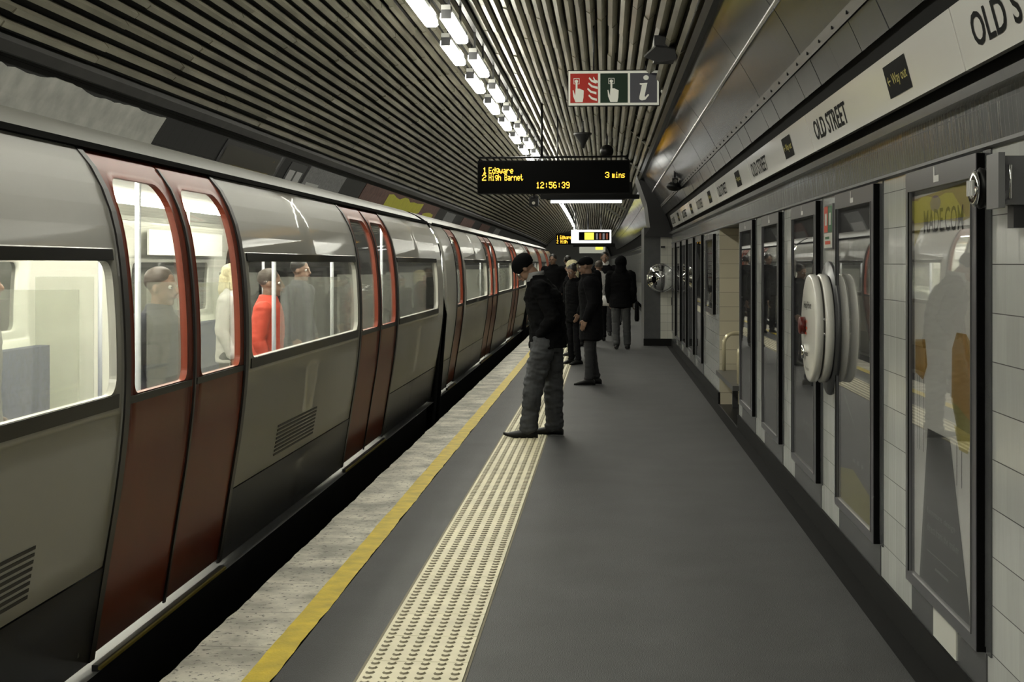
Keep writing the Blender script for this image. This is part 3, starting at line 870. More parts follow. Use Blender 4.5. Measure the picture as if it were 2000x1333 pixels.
GZ0, GZ1 = 1.10, 1.61     # window glass
def carriage(name_lab, s0, s1, bays, doors, singles, vents):
    t = thing('train_carriage', name_lab, 'train', P((s0 + s1) / 2, -3.17, -0.95), 'carriages of the passing train')
    body = MB()
    wins = []
    for a, b in bays:
        holed(body, a, b, 1.02, 1.66, a + 0.07, b - 0.07, GZ0, GZ1, 0.07, m=0, m_in=1)
        slab(body, a, b, 0.42, 1.02, m=0, m_in=1)
        slab(body, a, b, 1.66, 2.075, m=0, m_in=1)
        wins.append((a, b))
    used = sorted(bays + doors + singles)
    cur = s0
    gaps = []
    for a, b in used + [(s1, s1)]:
        if a - cur > 0.01: gaps.append((cur, a))
        cur = b
    for a, b in gaps: slab(body, a, b, 0.42, 2.075, m=0, m_in=1)
    # far side
    for a, b in bays: 
        holed(body, a, b, 1.02, 1.66, a + 0.3, b - 0.3, GZ0, GZ1, 0.07, m=0, far=True, m_in=1)
        slab(body, a, b, 0.05, 1.02, m=0, far=True, m_in=1); slab(body, a, b, 1.66, 2.02, m=0, far=True, m_in=1)
    cur = s0
    for a, b in sorted(bays) + [(s1, s1)]:
        if a - cur > 0.01: slab(body, cur, a, 0.05, 2.02, m=0, far=True, m_in=1)
        cur = b
    body.build('body_shell', [M_body, M_inwall], t)
    ss = srange(s0, s1, 3)
    m = MB()
    m.grid([[P(s, x, z) for x, z in ROOF] for s in ss], 0, True)
    m.grid([[P(s, x, z - 0.03) for x, z in ROOF] for s in ss], 1, True)
    for s in (s0, s1):
        m.poly([P(s, x, z) for x, z in ROOF] + [P(s, -4.47, 1.0), P(s, -4.4, -0.3), P(s, -1.97, -0.3), P(s, -1.87, 1.0)], 2)
    m.build('roof', [M_roof, M_inwall, M_black_paint], t)
    m = MB()
    m.grid([[P(s, -2.075 + dx, 2.055 + dz) for dx, dz in ((0, 0), (0.022, 0.006), (0.022, 0.03), (-0.02, 0.04))] for s in ss], 0)
    m.build('gutter', M_black, t)
    for a, b in bays:
        m = MB(); slab(m, a, b, 0.04, 0.415, off=0.004, m=0)
        m.build('skirt', M_skirt, t)
    for a, b in gaps:
        m = MB(); slab(m, a, b, 0.04, 0.415, off=0.004, m=0)
        m.build('skirt', M_skirt, t)
    m = MB()
    m.box(-2.05, -4.2, s0 + 0.1, s1 - 0.1, -0.75, -0.02, 0, PS)
    m.build('underframe', M_soot, t)
    # windows
    for a, b in bays:
        m = MB()
        m.grid([[T(s, z, -0.022) for z in (GZ0 - 0.02, 1.35, GZ1 + 0.02)] for s in srange(a + 0.05, b - 0.05, 1.5)], 0, True)
        wv = m.build('window', M_glass, t)
        m = MB()
        slab(m, a + 0.05, b - 0.05, 1.045, 1.098, off=0.006, th=0.008)
        slab(m, a + 0.05, b - 0.05, 1.612, 1.655, off=0.006, th=0.008)
        m.build('window_trim', M_black_paint, wv)
        m = MB()
        m.grid([[T(s, z, -0.022, True) for z in (GZ0 - 0.02, 1.35, GZ1 + 0.02)] for s in srange(a + 0.28, b - 0.28, 1.5)], 0, True)
        m.build('window', M_glass, t)
    # doors
    for a, b in doors + singles:
        n = 2 if (a, b) in doors else 1
        wd = (b - a) / n
        m = MB()
        for q in (a, b): slab(m, q - 0.03, q + 0.03, 0.04, 2.07, off=0.008, th=0.012)
        if n == 2: slab(m, a + wd - 0.012, a + wd + 0.012, 0.05, 2.03, off=0.006, th=0.01)
        m.build('door_seal', M_rubber, t)
        for j in range(n):
            da, db = a + 0.01 + wd * j, a - 0.01 + wd * (j + 1)
            m = MB()
            holed(m, da, db, 0.06, 2.06, da + 0.10, db - 0.10, 1.08, 1.95, 0.05, off=-0.004, m=0, m_in=1, rt=0.12)
            d = m.build('door', [M_red, M_inwall], t)
            m = MB()
            m.grid([[T(s, z, -0.024) for z in zlist(1.06, 1.95)] for s in (da + 0.11, db - 0.11)], 0, True)
            m.build('door_glass', M_glass, d)
            m = MB()
            slab(m, da + 0.03, db - 0.03, 1.045, 1.075, off=0.002, th=0.006)
            m.build('door_rail', M_black_paint, d)
        m = MB()
        m.box(-2.01, -1.985, a, b, -0.005, 0.025, 1, PS); m.box(-1.985, -1.975, a, b, 0.006, 0.018, 0, PS)
        m.build('door_step', [M_tread, M_dark_metal], t)
    for a, b in vents:
        m = MB()
        for k in range(8): slab(m, a, b, 0.47 + 0.024 * k, 0.482 + 0.024 * k, off=0.003, th=0.004)
        m.build('vent_grille', M_grille, t)
    # interior
    m = MB()
    m.grid([[P(s, -1.98, 0.0), P(s, -4.36, 0.0)] for s in ss], 0)
    m.build('cabin_floor', mat('cabin_floor', (0.12, 0.12, 0.12), 0.6), t)
    m = MB()
    m.grid([[P(s, -2.12, 2.03), P(s, -2.5, 2.12), P(s, -3.17, 2.16), P(s, -3.84, 2.12), P(s, -4.22, 2.03)] for s in ss], 0, True)
    m.build('cabin_ceiling', M_inwall, t)
    for X in (-2.62, -3.72):
        m = MB()
        m.grid([[P(s, X - 0.06, 2.10), P(s, X - 0.05, 2.07), P(s, X + 0.05, 2.07), P(s, X + 0.06, 2.10)] for s in srange(s0 + 0.5, s1 - 0.5, 3)], 0)
        m.build('cabin_lamp', M_carlamp, t)
    for a, b in bays:
        for X, sg in ((-2.02, -1), (-4.32, 1)):
            m = MB()
            m.box(X, X + sg * 0.48, a + 0.15, b - 0.15, 0.25, 0.43, 0, PS)
            m.box(X, X + sg * 0.10, a + 0.15, b - 0.15, 0.43, 0.98, 0, PS)
            m.build('seat_row', M_seat, t)
        for X in (-4.22,):
            m = MB(); m.box(X - 0.06, X - 0.04, a + 0.3, b - 0.3, 1.68, 1.92, 0, PS); m.build('advert_strip', M_paper[0], t)
    for a, b in bays:
        for q in (a + 0.12, b - 0.12):
            for X in (-2.5, -3.84):
                m = MB(); m.tube([P(q, X, 0.0), P(q, X, 2.1)], 0.017, 8); m.build('grab_pole', M_pole, t)
            for X0, X1 in ((-2.0, -2.45), (-3.89, -4.34)):
                m = MB(); m.box(X1, X0, q - 0.01, q + 0.01, 0.1, 1.5, 0, PS); m.build('draught_screen', pane_mat('screen_glass', tint=(0.92, 0.93, 0.9), ior=1.4, rough=0.05, haze=0.12), t)
    return t
carriage('nearest carriage of the train, cut by the left edge of the picture', -8.0, 16.75,
         bays=[(-6.5, -1.6), (0.4, 5.55), (7.55, 11.0), (13.1, 16.3)], doors=[(-1.55, 0.35), (5.6, 7.5), (11.05, 13.05)], singles=[],
         vents=[(3.6, 4.8), (8.45, 9.6)])
carriage('second carriage of the train, beyond the first gangway gap', 17.15, 35.2,
         bays=[(19.5, 23.1), (25.4, 29.2), (31.5, 34.2)], doors=[(23.2, 25.3), (29.3, 31.4)], singles=[(18.3, 19.2)], vents=[])
carriage('farthest carriage in sight, behind the man in the beanie', 35.6, 53.3,
         bays=[(37.6, 41.2), (43.2, 46.8), (48.8, 52.4)], doors=[(41.25, 43.15), (46.85, 48.75)], singles=[(36.5, 37.4)], vents=[])
# running rails
for X in (-2.45, -3.88):
    mb = MB()
    mb.grid([[P(s, X + dx, -1.0 + dz) for dx, dz in ((-0.06, 0), (-0.01, 0.03), (-0.03, 0.14), (0.03, 0.14), (0.01, 0.03), (0.06, 0))] for s in SGRID], 0)
    struct(mb.build('trim_rail', mat('rail_steel', (0.3, 0.29, 0.27), 0.3, metal=0.9)))

# ------------------------------------------------------------------ posters on the far tunnel wall
def wall_sheet(name, label, cat, s0, s1, z0, z1, draw, mats, torn=0.0, th=0.012):
    smid = (s0 + s1) / 2
    rt = P(smid, *circ(ang_left((z0 + z1) / 2), -0.02))
    m = MB()
    def W(u, v, d): # u,v 0..1
        z = z0 + (z1 - z0) * v
        return P(s0 + (s1 - s0) * u, *circ(ang_left(z), -d))
    n, k = 40, 10
    rows = []
    for i in range(n + 1):
        u = i / n
        top = 1.0 - torn * (0.5 + noise.noise(Vector((u * 9, s0, 0))) + 0.5 * noise.noise(Vector((u * 31, s0, 4))))
        uu = u
        rows.append([(uu - (torn * 1.2 * max(0, 1 - j / k * 1.0) * (u > 0.97)), top * j / k) for j in range(k + 1)])
    m.grid([[W(a, b, th) for a, b in r] for r in rows], 0, False)
    m.grid([[W(a, b, 0.001) for a, b in r] for r in rows], 0, False)
    m.grid([[W(*r[-1], th) for r in rows], [W(*r[-1], 0.001) for r in rows]], 0)
    m.grid([[W(*r[0], th) for r in rows], [W(*r[0], 0.001) for r in rows]], 0)
    for r in (rows[0], rows[-1]): m.grid([[W(a, b, th) for a, b in r], [W(a, b, 0.001) for a, b in r]], 0)
    def patch(u0, v0, u1, v1, mi, h=0.002, wob=0.0):
        us = [u0 + (u1 - u0) * i / 10 for i in range(11)]; vs = [v0 + (v1 - v0) * i / 6 for i in range(7)]
        m.grid([[W(u, v + wob * noise.noise(Vector((u * 12, v * 3, 1))) * (1 if j else 0), th + h) for j, v in enumerate(vs)] for u in us], mi)
    draw(patch)
    o = m.build(name, mats, off=rt)
    tag(o, label, cat)
    return o
MP = [mat('old_paper_white', (0.40, 0.40, 0.37), 0.8, noise_amt=0.18, noise_scale=5, detail=8), mat('old_paper_olive', (0.15, 0.12, 0.04), 0.6, noise_amt=0.4, noise_scale=5), mat('ad_yellow', (0.42, 0.40, 0.03), 0.6, noise_amt=0.1),
      mat('ad_brown', (0.10, 0.045, 0.035), 0.6, noise_amt=0.4), mat('ad_dark', (0.02, 0.02, 0.022), 0.5), mat('ad_grey', (0.15, 0.15, 0.155), 0.6, noise_amt=0.3, noise_scale=20),
      mat('ad_purple', (0.12, 0.03, 0.1), 0.6)]
wall_sheet('wall_paper_patch', 'large torn patch of blank whitish paper on the far tunnel wall, upper left', 'poster', 9.5, 14.55, 1.3, 3.10, lambda p: None, [MP[0]], torn=0.018)
def d1(p):
    p(0.04, 0.0, 0.95, 0.97, 1); p(0.93, 0, 0.96, 1.0, 2)
    for q in (0.15, 0.3, 0.34, 0.42, 0.5): p(q, 0.55, q + 0.02, 0.72 + q * 0.1, 2, 0.004)
    p(0.2, 0.78, 0.85, 0.93, 3, 0.004, 0.05)
wall_sheet('tunnel_poster', 'dark poster with an olive band on the far wall, right of the torn paper', 'poster', 17.0, 20.1, 1.5, 3.08, d1, [MP[4], mat('ad_dusk', (0.03, 0.027, 0.018), 0.5), MP[5], MP[1]])
def d2(p):
    for a, b in ((0.1, 0.8), (0.55, 0.8), (0.1, 0.62), (0.55, 0.62)): p(a, b, a + 0.35, b + 0.13, 1)
wall_sheet('tunnel_notice', 'small dark notice with four white squares on the far tunnel wall', 'notice', 20.6, 21.7, 1.6, 3.06, d2, [MP[4], mat('ad_lightgrey', (0.42, 0.42, 0.42), 0.6)])
def d3(p):
    p(0.08, 0.75, 0.4, 0.85, 1); p(0.1, 0.3, 0.9, 0.5, 1)
wall_sheet('tunnel_poster', 'speckled grey poster on the far wall just above the train roof', 'poster', 21.9, 24.9, 1.6, 3.08, d3, [MP[5], MATS['ad_lightgrey']])
def d4(p):
    p(0.25, 0.0, 0.72, 0.97, 1, 0.002, 0.08); p(0.72, 0.1, 0.95, 0.85, 1, 0.002, 0.05); p(0.66, 0.6, 0.78, 0.86, 2, 0.004, 0.05)
wall_sheet('tunnel_poster', 'large yellow and brown poster on the far tunnel wall', 'poster', 27.0, 39.0, 1.6, 3.10, d4, [MP[3], MP[2], MP[6]])
for k, (a, b, mi, l) in enumerate(((41.0, 43.5, 5, 'grey'), (46, 50, 3, 'brown'), (53, 57, 3, 'reddish brown'), (60, 63, 5, 'pale grey'))):
    wall_sheet('tunnel_poster', '%s poster on the far wall beyond the yellow one, %s along' % (l, ['first', 'second', 'third', 'fourth'][k]), 'poster', a, b, 1.7, 3.06, lambda p: p(0.1, 0.2, 0.9, 0.8, 1), [MP[mi], MP[5] if mi == 3 else MATS['ad_lightgrey']])

# ------------------------------------------------------------------ hanging signs
FONT5 = {'1': '00100 01100 00100 00100 00100 00100 01110', '2': '01110 10001 00001 00110 01000 10000 11111', '3': '01110 10001 00001 00110 00001 10001 01110',
 '5': '11111 10000 11110 00001 00001 10001 01110', '6': '01110 10000 10000 11110 10001 10001 01110', '9': '01110 10001 10001 01111 00001 00001 01110',
 ':': '00000 00100 00100 00000 00100 00100 00000', 'E': '11111 10000 10000 11110 10000 10000 11111', 'd': '00001 00001 01101 10011 10001 10001 01111',
 'g': '00000 01111 10001 10001 01111 00001 01110', 'w': '00000 00000 10001 10001 10101 10101 01010', 'a': '00000 00000 01110 00001 01111 10001 01111',
 'r': '00000 00000 10110 11001 10000 10000 10000', 'e': '00000 00000 01110 10001 11111 10000 01110', 'H': '10001 10001 10001 11111 10001 10001 10001',
 'i': '00100 00000 01100 00100 00100 00100 01110', 'h': '10000 10000 10110 11001 10001 10001 10001', 'B': '11110 10001 10001 11110 10001 10001 11110',
 'n': '00000 00000 10110 11001 10001 10001 10001', 't': '01000 01000 11100 01000 01000 01001 00110', 'm': '00000 00000 11010 10101 10101 10101 10101',
 's': '00000 00000 01111 10000 01110 00001 11110', ' ': '00000 00000 00000 00000 00000 00000 00000'}
M_led = mat('amber_led', (0.9, 0.5, 0.05), 0.5, emit=2.6, emit_col=(1.0, 0.52, 0.04))
def led(pl, s, a, b, c, cw, h=0.002):
    d = c; c = cw / 5.9
    """s written with cells of size c, advance cw; baseline (a, b)"""
    for ch in s:
        rows = FONT5[ch].split()
        for r, row in enumerate(rows):
            q = 0
            while q < 5:
                if row[q] == '1':
                    e = q
                    while e < 5 and row[e] == '1': e += 1
                    pl.rect(a + q * c, b + (6 - r) * d, a + e * c - c * 0.06, b + (7 - r) * d - d * 0.06, 0, h); q = e
                else: q += 1
        a += cw
def display(s, x0, x1, z0, z1, label, pole_x, lines, th=0.2, scale=1.0):
    t = thing('departure_display', label, 'information display', P(s, (x0 + x1) / 2, z0))
    rot = heading(s)
    m = MB()
    m.box(x0, x1, s, s + th, z0, z1, 0, PS)
    m.build('display_case', mat('display_black', (0.003, 0.003, 0.003), 0.6, spec=0.1), t)
    m = MB()
    m.box(x0 + 0.02, x1 - 0.02, s - 0.004, s, z0 + 0.02, z1 - 0.02, 0, PS)
    m.build('screen', mat('display_screen', (0.002, 0.002, 0.002), 0.6, spec=0.05), t)
    m = MB()
    fwd = Vector(P(s, 0, 0)) - Vector(P(s - 0.1, 0, 0)); fwd.normalize(); right = Vector((fwd.y, -fwd.x, 0))
    pl = Plane(m, P(s - 0.004, x0, z0), right, (0, 0, 1), -fwd)
    for (txt, a, b, c, cw) in lines: led(pl, txt, a, b, c, cw)
    m.build('led_lettering', M_led, t)
    m = MB()
    m.tube([P(s + th / 2, x0 + 0.02, z1), P(s + th / 2, x0 + 0.02, z1 + 0.06), P(s + th / 2, x1 - 0.05, z1 + 0.07), P(s + th / 2, x1 - 0.02, z1)], 0.018, 8)
    m.build('top_rail', M_black_paint, t)
    zt = CZ + math.sqrt(CR**2 - (pole_x - CX)**2)
    m = MB(); m.tube([P(s + th / 2, pole_x, z1 + 0.06), P(s + th / 2, pole_x, zt)], 0.02, 8); m.build('pole', M_black_paint, t)
    return t
display(25.0, -2.2, 0.412, 2.80, 3.37, 'large black display with amber departures hanging over the platform', -1.10,
        [('1', 0.09, 0.345, 0.0155, 0.085), ('Edgware', 0.195, 0.345, 0.0155, 0.0615), ('2', 0.08, 0.225, 0.0155, 0.085), ('High Barnet', 0.195, 0.225, 0.0155, 0.0545),
         ('3', 2.19, 0.265, 0.0145, 0.085), ('mins', 2.31, 0.265, 0.0145, 0.056), ('12:56:39', 1.01, 0.09, 0.0155, 0.073)], th=0.3)
display(80.0, -2.55, -0.2, 2.64, 3.2, 'small far display with orange text, left of the white framed sign', -1.6,
        [('1 Edgware', 0.05, 0.30, 0.028, 0.088), ('2 High', 0.05, 0.06, 0.028, 0.1)], th=0.3)

# safety information sign
t = thing('safety_sign', 'three-part red, green and grey sign hanging nearest the camera', 'sign', (0.08, 14.6, 3.18))
m = MB(); m.box(-0.378, 0.536, 14.6, 14.66, 3.174, 3.534); m.build('sign_case', M_black_paint, t)
m = MB()
KS = 14.6 / 9.5
pl = Plane(m, (-0.372, 14.598, 3.180), (KS, 0, 0), (0, 0, KS), (0, -1, 0))
WW, HH = 0.586, 0.224
pl.rect(0, 0, WW, HH, 0, 0)
q0 = [(0.012, 0.192), (0.207, 0.385), (0.400, 0.574)]
for (a, b), mi in zip(q0, (1, 2, 3)): pl.rect(a, 0.016, b, HH - 0.016, mi, 0.001)
def hand(a, b):
    pl.poly([(a, b + 0.0), (a + 0.046, b), (a + 0.052, b + 0.03), (a + 0.054, b + 0.075), (a + 0.026, b + 0.088), (a + 0.014, b + 0.088), (a + 0.0, b + 0.088), (a - 0.002, b + 0.04), (a - 0.014, b + 0.08), (a - 0.018, b + 0.075), (a - 0.014, b + 0.035)], 0, 0.002)
    pl.rect(a + 0.001, b + 0.08, a + 0.013, b + 0.125, 0, 0.002)
    pl.disc(a + 0.006, b + 0.135, 0.011, 0.011, 0, 0.002)
    for r0, r1 in (((a - 0.012, b + 0.117), (a + 0.026, b + 0.120)), ((a - 0.012, b + 0.152), (a + 0.026, b + 0.155)), ((a - 0.012, b + 0.117), (a - 0.009, b + 0.155)), ((a + 0.023, b + 0.117), (a + 0.026, b + 0.155))):
        pl.rect(*r0, *r1, 0, 0.002)
hand(0.046, 0.022); hand(0.272, 0.022)
for k, (a, b, l) in enumerate(((0.132, 0.175, 0.05), (0.160, 0.178, 0.03), (0.128, 0.140, 0.062), (0.122, 0.105, 0.06), (0.130, 0.062, 0.055))):
    pl.poly([(a, b), (a + l * 0.35, b - 0.022), (a + l, b - 0.034), (a + l, b - 0.018), (a + l * 0.45, b - 0.010), (a + 0.004, b + 0.010)], 0, 0.002)
pl.disc(0.503, 0.178, 0.018, 0.016, 0, 0.002)
pl.poly([(0.462, 0.142), (0.512, 0.145), (0.494, 0.06), (0.497, 0.052), (0.516, 0.072), (0.524, 0.066), (0.500, 0.036), (0.476, 0.030), (0.460, 0.038), (0.460, 0.055), (0.476, 0.130), (0.462, 0.134)], 0, 0.002)
m.build('sign_face', [mat('sign_white', (0.62, 0.62, 0.55), 0.5, emit=0.22, emit_col=(0.9, 0.9, 0.75)), mat('sign_red', (0.42, 0.02, 0.01), 0.5, emit=0.1, emit_col=(0.5, 0.02, 0.01)), mat('sign_green', (0.004, 0.03, 0.012), 0.5), mat('sign_grey', (0.09, 0.09, 0.105), 0.5, emit=0.08)], t)
for X in (-0.12, 0.40):
    zt = CZ + math.sqrt(CR**2 - (X - CX)**2)
    m = MB(); m.tube([(X, 14.63, 3.534), (X, 14.63, zt)], 0.009, 8); m.build('rod', M_dark_metal, t)

# illuminated way-out box behind the display
t = thing('way_out_lightbox', 'lit way out box just behind and below the departure display', 'sign', (-0.3, 27.4, 2.8))
m = MB(); m.box(-1.22, 0.63, 27.3, 27.5, 2.81, 2.89); m.build('beam', M_black_paint, t)
m = MB(); m.box(-1.22, 0.50, 27.32, 27.48, 2.89, 3.12); m.build('case', M_black_paint, t)
m = MB()
pl = Plane(m, (-1.20, 27.318, 2.895), (1, 0, 0), (0, 0, 1), (0, -1, 0))
pl.rect(0.85, 0.008, 1.10, 0.2, 0, 0.001); pl.rect(1.18, 0.008, 1.62, 0.2, 0, 0.001)
pl.text('Way out \u2192', 0.04, 0.02, 0.70, 0.17, 1, 0.001, bold=0.02)
m.build('lit_face', [mat('lit_white', (0.9, 0.9, 0.85), 0.5, emit=1.3), mat('lit_yellow', (0.9, 0.8, 0.1), 0.5, emit=1.2, emit_col=(0.9, 0.85, 0.08))], t)
m = MB(); m.box(-1.03, 0.30, 27.36, 27.42, 2.735, 2.79); m.build('under_lamp', mat('strip_lamp', (1, 1, 1), 0.5, emit=1.6, emit_col=(0.95, 0.98, 1.0)), t)
m = MB(); m.box(-1.10, 0.36, 27.34, 27.44, 2.79, 2.81); m.build('lamp_mount', M_dark_metal, t)
for X in (-0.9, 0.3):
    zt = CZ + math.sqrt(CR**2 - (X - CX)**2)
    m = MB(); m.tube([(X, 27.4, 3.12), (X, 27.4, zt)], 0.015, 8); m.build('rod', M_dark_metal, t)

# far white framed sign
t = thing('framed_sign', 'far white-framed sign with a yellow panel hanging over the crowd', 'sign', P(70, -0.6, 2.58))
F0 = -1.55
m = MB(); m.box(F0, F0 + 1.92, 70, 70.2, 2.58, 3.22, 0, PS); m.build('sign_case', MATS['lit_white'], t)
m = MB()
pl = Plane(m, P(69.995, F0, 2.58), (1.6, 0, 0), (0, 0, 1.6), (0, -1, 0))
pl.rect(0.23, 0.08, 1.15, 0.33, 0, 0.004); pl.rect(0.40, 0.10, 0.68, 0.31, 1, 0.008)
for k in range(4): pl.rect(0.74 + 0.1 * k, 0.11, 0.80 + 0.1 * k, 0.29, 2 + k % 2, 0.008)
m.build('sign_face', [M_black, MATS['lit_yellow'], mat('lit_grey', (0.4, 0.4, 0.45), 0.5, emit=0.25), mat('lit_rust', (0.5, 0.15, 0.08), 0.5, emit=0.25)], t)
m = MB(); m.box(F0 + 0.1, F0 + 2.1, 70.02, 70.18, 2.40, 2.56, 0, PS); m.build('beam', M_black_paint, t)
for X in (-1.35, -0.75, -0.12):
    zt = CZ + math.sqrt(CR**2 - (X - CX)**2)
    m = MB(); m.tube([P(70.1, X, 3.22), P(70.1, X, zt)], 0.03, 8); m.build('rod', M_grey_metal, t)
t = thing('lit_exit_sign', 'pale lit sign with a small yellow end, lowest of the far signs', 'sign', P(90, -0.5, 2.2))
m = MB(); m.box(-1.35, 0.25, 90, 90.15, 2.23, 2.64, 0, PS); m.build('sign_case', mat('lit_cream', (0.6, 0.6, 0.5), 0.5, emit=0.35), t)
m = MB(); m.box(-0.35, 0.10, 89.98, 90.0, 2.45, 2.62, 0, PS); m.build('sign_panel', MATS['lit_yellow'], t)
for X in (-1.1, 0.0):
    zt = CZ + math.sqrt(CR**2 - (X - CX)**2)
    m = MB(); m.tube([P(90.08, X, 2.64), P(90.08, X, zt)], 0.02, 8); m.build('rod', M_dark_metal, t)

# ------------------------------------------------------------------ ceiling clutter on the platform side
t = thing('horn_speaker', 'dark funnel-shaped loudspeaker hanging above the departure display', 'loudspeaker', (-0.40, 25.6, 3.62))
m = MB(); m.lathe([(0.03, 0.0), (0.045, 0.08), (0.12, 0.20), (0.16, 0.24), (0.16, 0.27), (0.0, 0.271)], (-0.40, 25.6, 3.62), (0, 0, 1), 24); m.build('horn', M_dark_metal, t)
m = MB(); m.tube([(-0.40, 25.6, 3.89), (-0.40, 25.6, 4.10)], 0.015, 8); m.build('stem', M_dark_metal, t)
t = thing('dome_camera', 'small dark dome camera over the right end of the departure display', 'camera', (0.02, 25.8, 3.5))
m = MB(); m.sphere((0.02, 25.8, 3.58), 0.12, 12); m.build('dome', M_black_paint, t)
m = MB(); m.tube([(0.02, 25.8, 3.69), (0.02, 25.8, 3.86)], 0.02, 8); m.build('stem', M_dark_metal, t)
def strut(a, b, w_, lab):
    m = MB()
    A, B = Vector(a), Vector(b)
    d = (B - A).normalized(); sx = Vector((0, 1, 0)); up = d.cross(sx).normalized()
    c = []
    for p in (A, B):
        for u, v in ((-1, -1), (1, -1), (1, 1), (-1, 1)): c.append(tuple(p + sx * u * w_ + up * v * w_ * 0.5))
    m.v = c; m.f = [(0, 1, 2, 3), (7, 6, 5, 4), (0, 4, 5, 1), (1, 5, 6, 2), (2, 6, 7, 3), (3, 7, 4, 0)]; m.m = [0] * 6; m.sm = [False] * 6
    o = m.build('bracket_arm', mat('strut_grey', (0.13, 0.13, 0.11), 0.4, metal=0.3), off=a)
    tag(o, lab, 'bracket', 'metal arms between slats and enamel panels')
def at(px, py, Y):
    k = (px - 1000) / 2850; c, s = math.cos(YAW), math.sin(YAW)
    X = Y * (k * c - s) / (c + k * s); d = -X * s + Y * c
    return (X, Y, EYE - (py - 515) * d / 2850)
strut((0.30, 22.4, 3.75), (0.68, 21.3, 3.27), 0.06, 'slanting metal arm right of the display pole, the upper of two')
strut((0.23, 28.4, 3.80), (0.68, 26.6, 3.27), 0.07, 'slanting metal arm just above the right end of the display')
strut((0.36, 20.2, 3.72), (0.52, 19.7, 3.54), 0.04, 'short metal arm under the right corner of the three-part sign')
for q, lab in ((44, 'slanting metal arm seen below the display, nearer one'), (52, 'slanting metal arm seen below the display, farther one')):
    strut(P(q, 0.05, 3.6), P(q, 0.60, 3.2), 0.08, lab)
t = thing('ceiling_speaker_box', 'dark boxy speaker unit fixed to the slats above the three-part sign', 'loudspeaker', (0.55, 12.3, 3.4))
c0 = at(1305, 105, 12.3)
m = MB(); m.box(c0[0] - 0.12, c0[0] + 0.05, 12.2, 12.5, c0[2] - 0.06, c0[2] + 0.14); m.build('box_body', M_dark_metal, t)
m = MB(); m.rings([[at(1258, 112, 12.05), at(1285, 122, 12.05), at(1322, 116, 12.05), at(1318, 96, 12.05), at(1280, 92, 12.05)], [at(1258, 108, 12.19), at(1285, 118, 12.19), at(1322, 112, 12.19), at(1318, 92, 12.19), at(1280, 88, 12.19)]], 0, False)
m.build('baffle', M_dark_metal, t)
m = MB(); m.tube([(c0[0], 12.35, c0[2] + 0.14), (c0[0], 12.35, c0[2] + 0.4)], 0.02, 8); m.build('bracket', M_dark_metal, t)
def cctv(loc, lab, down=0.25, hang=0.25, k=1.0):
    t = thing('cctv_camera', lab, 'camera', loc)
    x, y, z = loc
    m = MB(); m.box(x - 0.04 * k, x + 0.04 * k, y - 0.13, y + 0.1, z - 0.035 * k, z + 0.035 * k, 0, lambda a, b, c: (a, b, c + (b - y) * down)); m.build('camera_body', M_black_paint, t)
    m = MB(); m.lathe([(0.025, 0), (0.028, 0.03)], (x, y - 0.13, z - 0.13 * down), (0, -1, -down), 16); m.build('lens', M_chrome, t)
    m = MB(); m.tube([(x, y, z + 0.03), (x, y + 0.02, z + hang)], 0.015, 8); m.build('mount', M_dark_metal, t)
cctv(at(1043, 393, 25.1), 'black camera hanging under the departure display', hang=0.17, k=1.9)
cctv(at(1318, 350, 20.6), 'black camera on the glossy panels between display and frieze')
t = thing('camera_housing', 'dark domed camera housing just under the camera on the glossy panels', 'camera', at(1318, 366, 20.6))
m = MB(); m.sphere(at(1318, 364, 20.9), 0.1, 12, sc=(1.2, 1, 0.7)); m.build('dome', M_black_paint, t)
t = thing('round_lamp', 'small pale globe fitting beside the right end of the three-part sign', 'lamp', at(1300, 178, 15.2))
m = MB(); m.sphere(at(1300, 178, 15.2), 0.05, 10); m.build('globe', mat('globe', (0.35, 0.35, 0.3), 0.3), t)
m = MB(); m.tube([at(1300, 178, 15.2), at(1308, 166, 15.2)], 0.02, 8); m.build('arm', M_dark_metal, t)
#PEOPLE_BEGIN
# ------------------------------------------------------------------ people
TSC = bpy.data.scenes.new('workshop')     # meshes are blended here, away from the big scene, then removed
def remesh(mb, name, voxel, smooth, mats, parent, wrinkle=0.0, seed=0):
    ob = mb.build('tmp', mats, off=(0, 0, 0))
    COL.objects.unlink(ob); TSC.collection.objects.link(ob)
    md = ob.modifiers.new('r', 'REMESH'); md.mode = 'VOXEL'; md.voxel_size = voxel; md.use_smooth_shade = True
    ms = ob.modifiers.new('s', 'SMOOTH'); ms.factor = 0.5; ms.iterations = smooth
    TSC.view_layers[0].update(); dg = TSC.view_layers[0].depsgraph
    me = bpy.data.meshes.new_from_object(ob.evaluated_get(dg))
    if wrinkle:
        nn_ = [v.normal.copy() for v in me.vertices]
        for v, n in zip(me.vertices, nn_):
            p = v.co.copy()
            d = noise.noise(Vector((p.x * 9 + seed, p.y * 9, p.z * 26))) + 0.5 * noise.noise(Vector((p.x * 22, p.y * 22 + seed, p.z * 40)))
            v.co = p + n * d * wrinkle
    me.name = name
    old = ob.data
    bpy.data.objects.remove(ob); bpy.data.meshes.remove(old)
    for p in me.polygons: p.use_smooth = True
    o = bpy.data.objects.new(name, me); COL.objects.link(o); o.parent = parent
    return o
def ring_e(c, rx, ry, n=20, pitch=0.0):
    """ellipse ring around c, tilted forward by pitch"""
    out = []
    for k in range(n):
        t = 2 * PI * k / n
        y = ry * math.sin(t)
        out.append((c[0] + rx * math.cos(t), c[1] + y * math.cos(pitch), c[2] - y * math.sin(pitch)))
    return out
SKIN = mat('skin', (0.20, 0.118, 0.08), 0.55)
SKIN2 = mat('skin_dark', (0.16, 0.09, 0.06), 0.5)
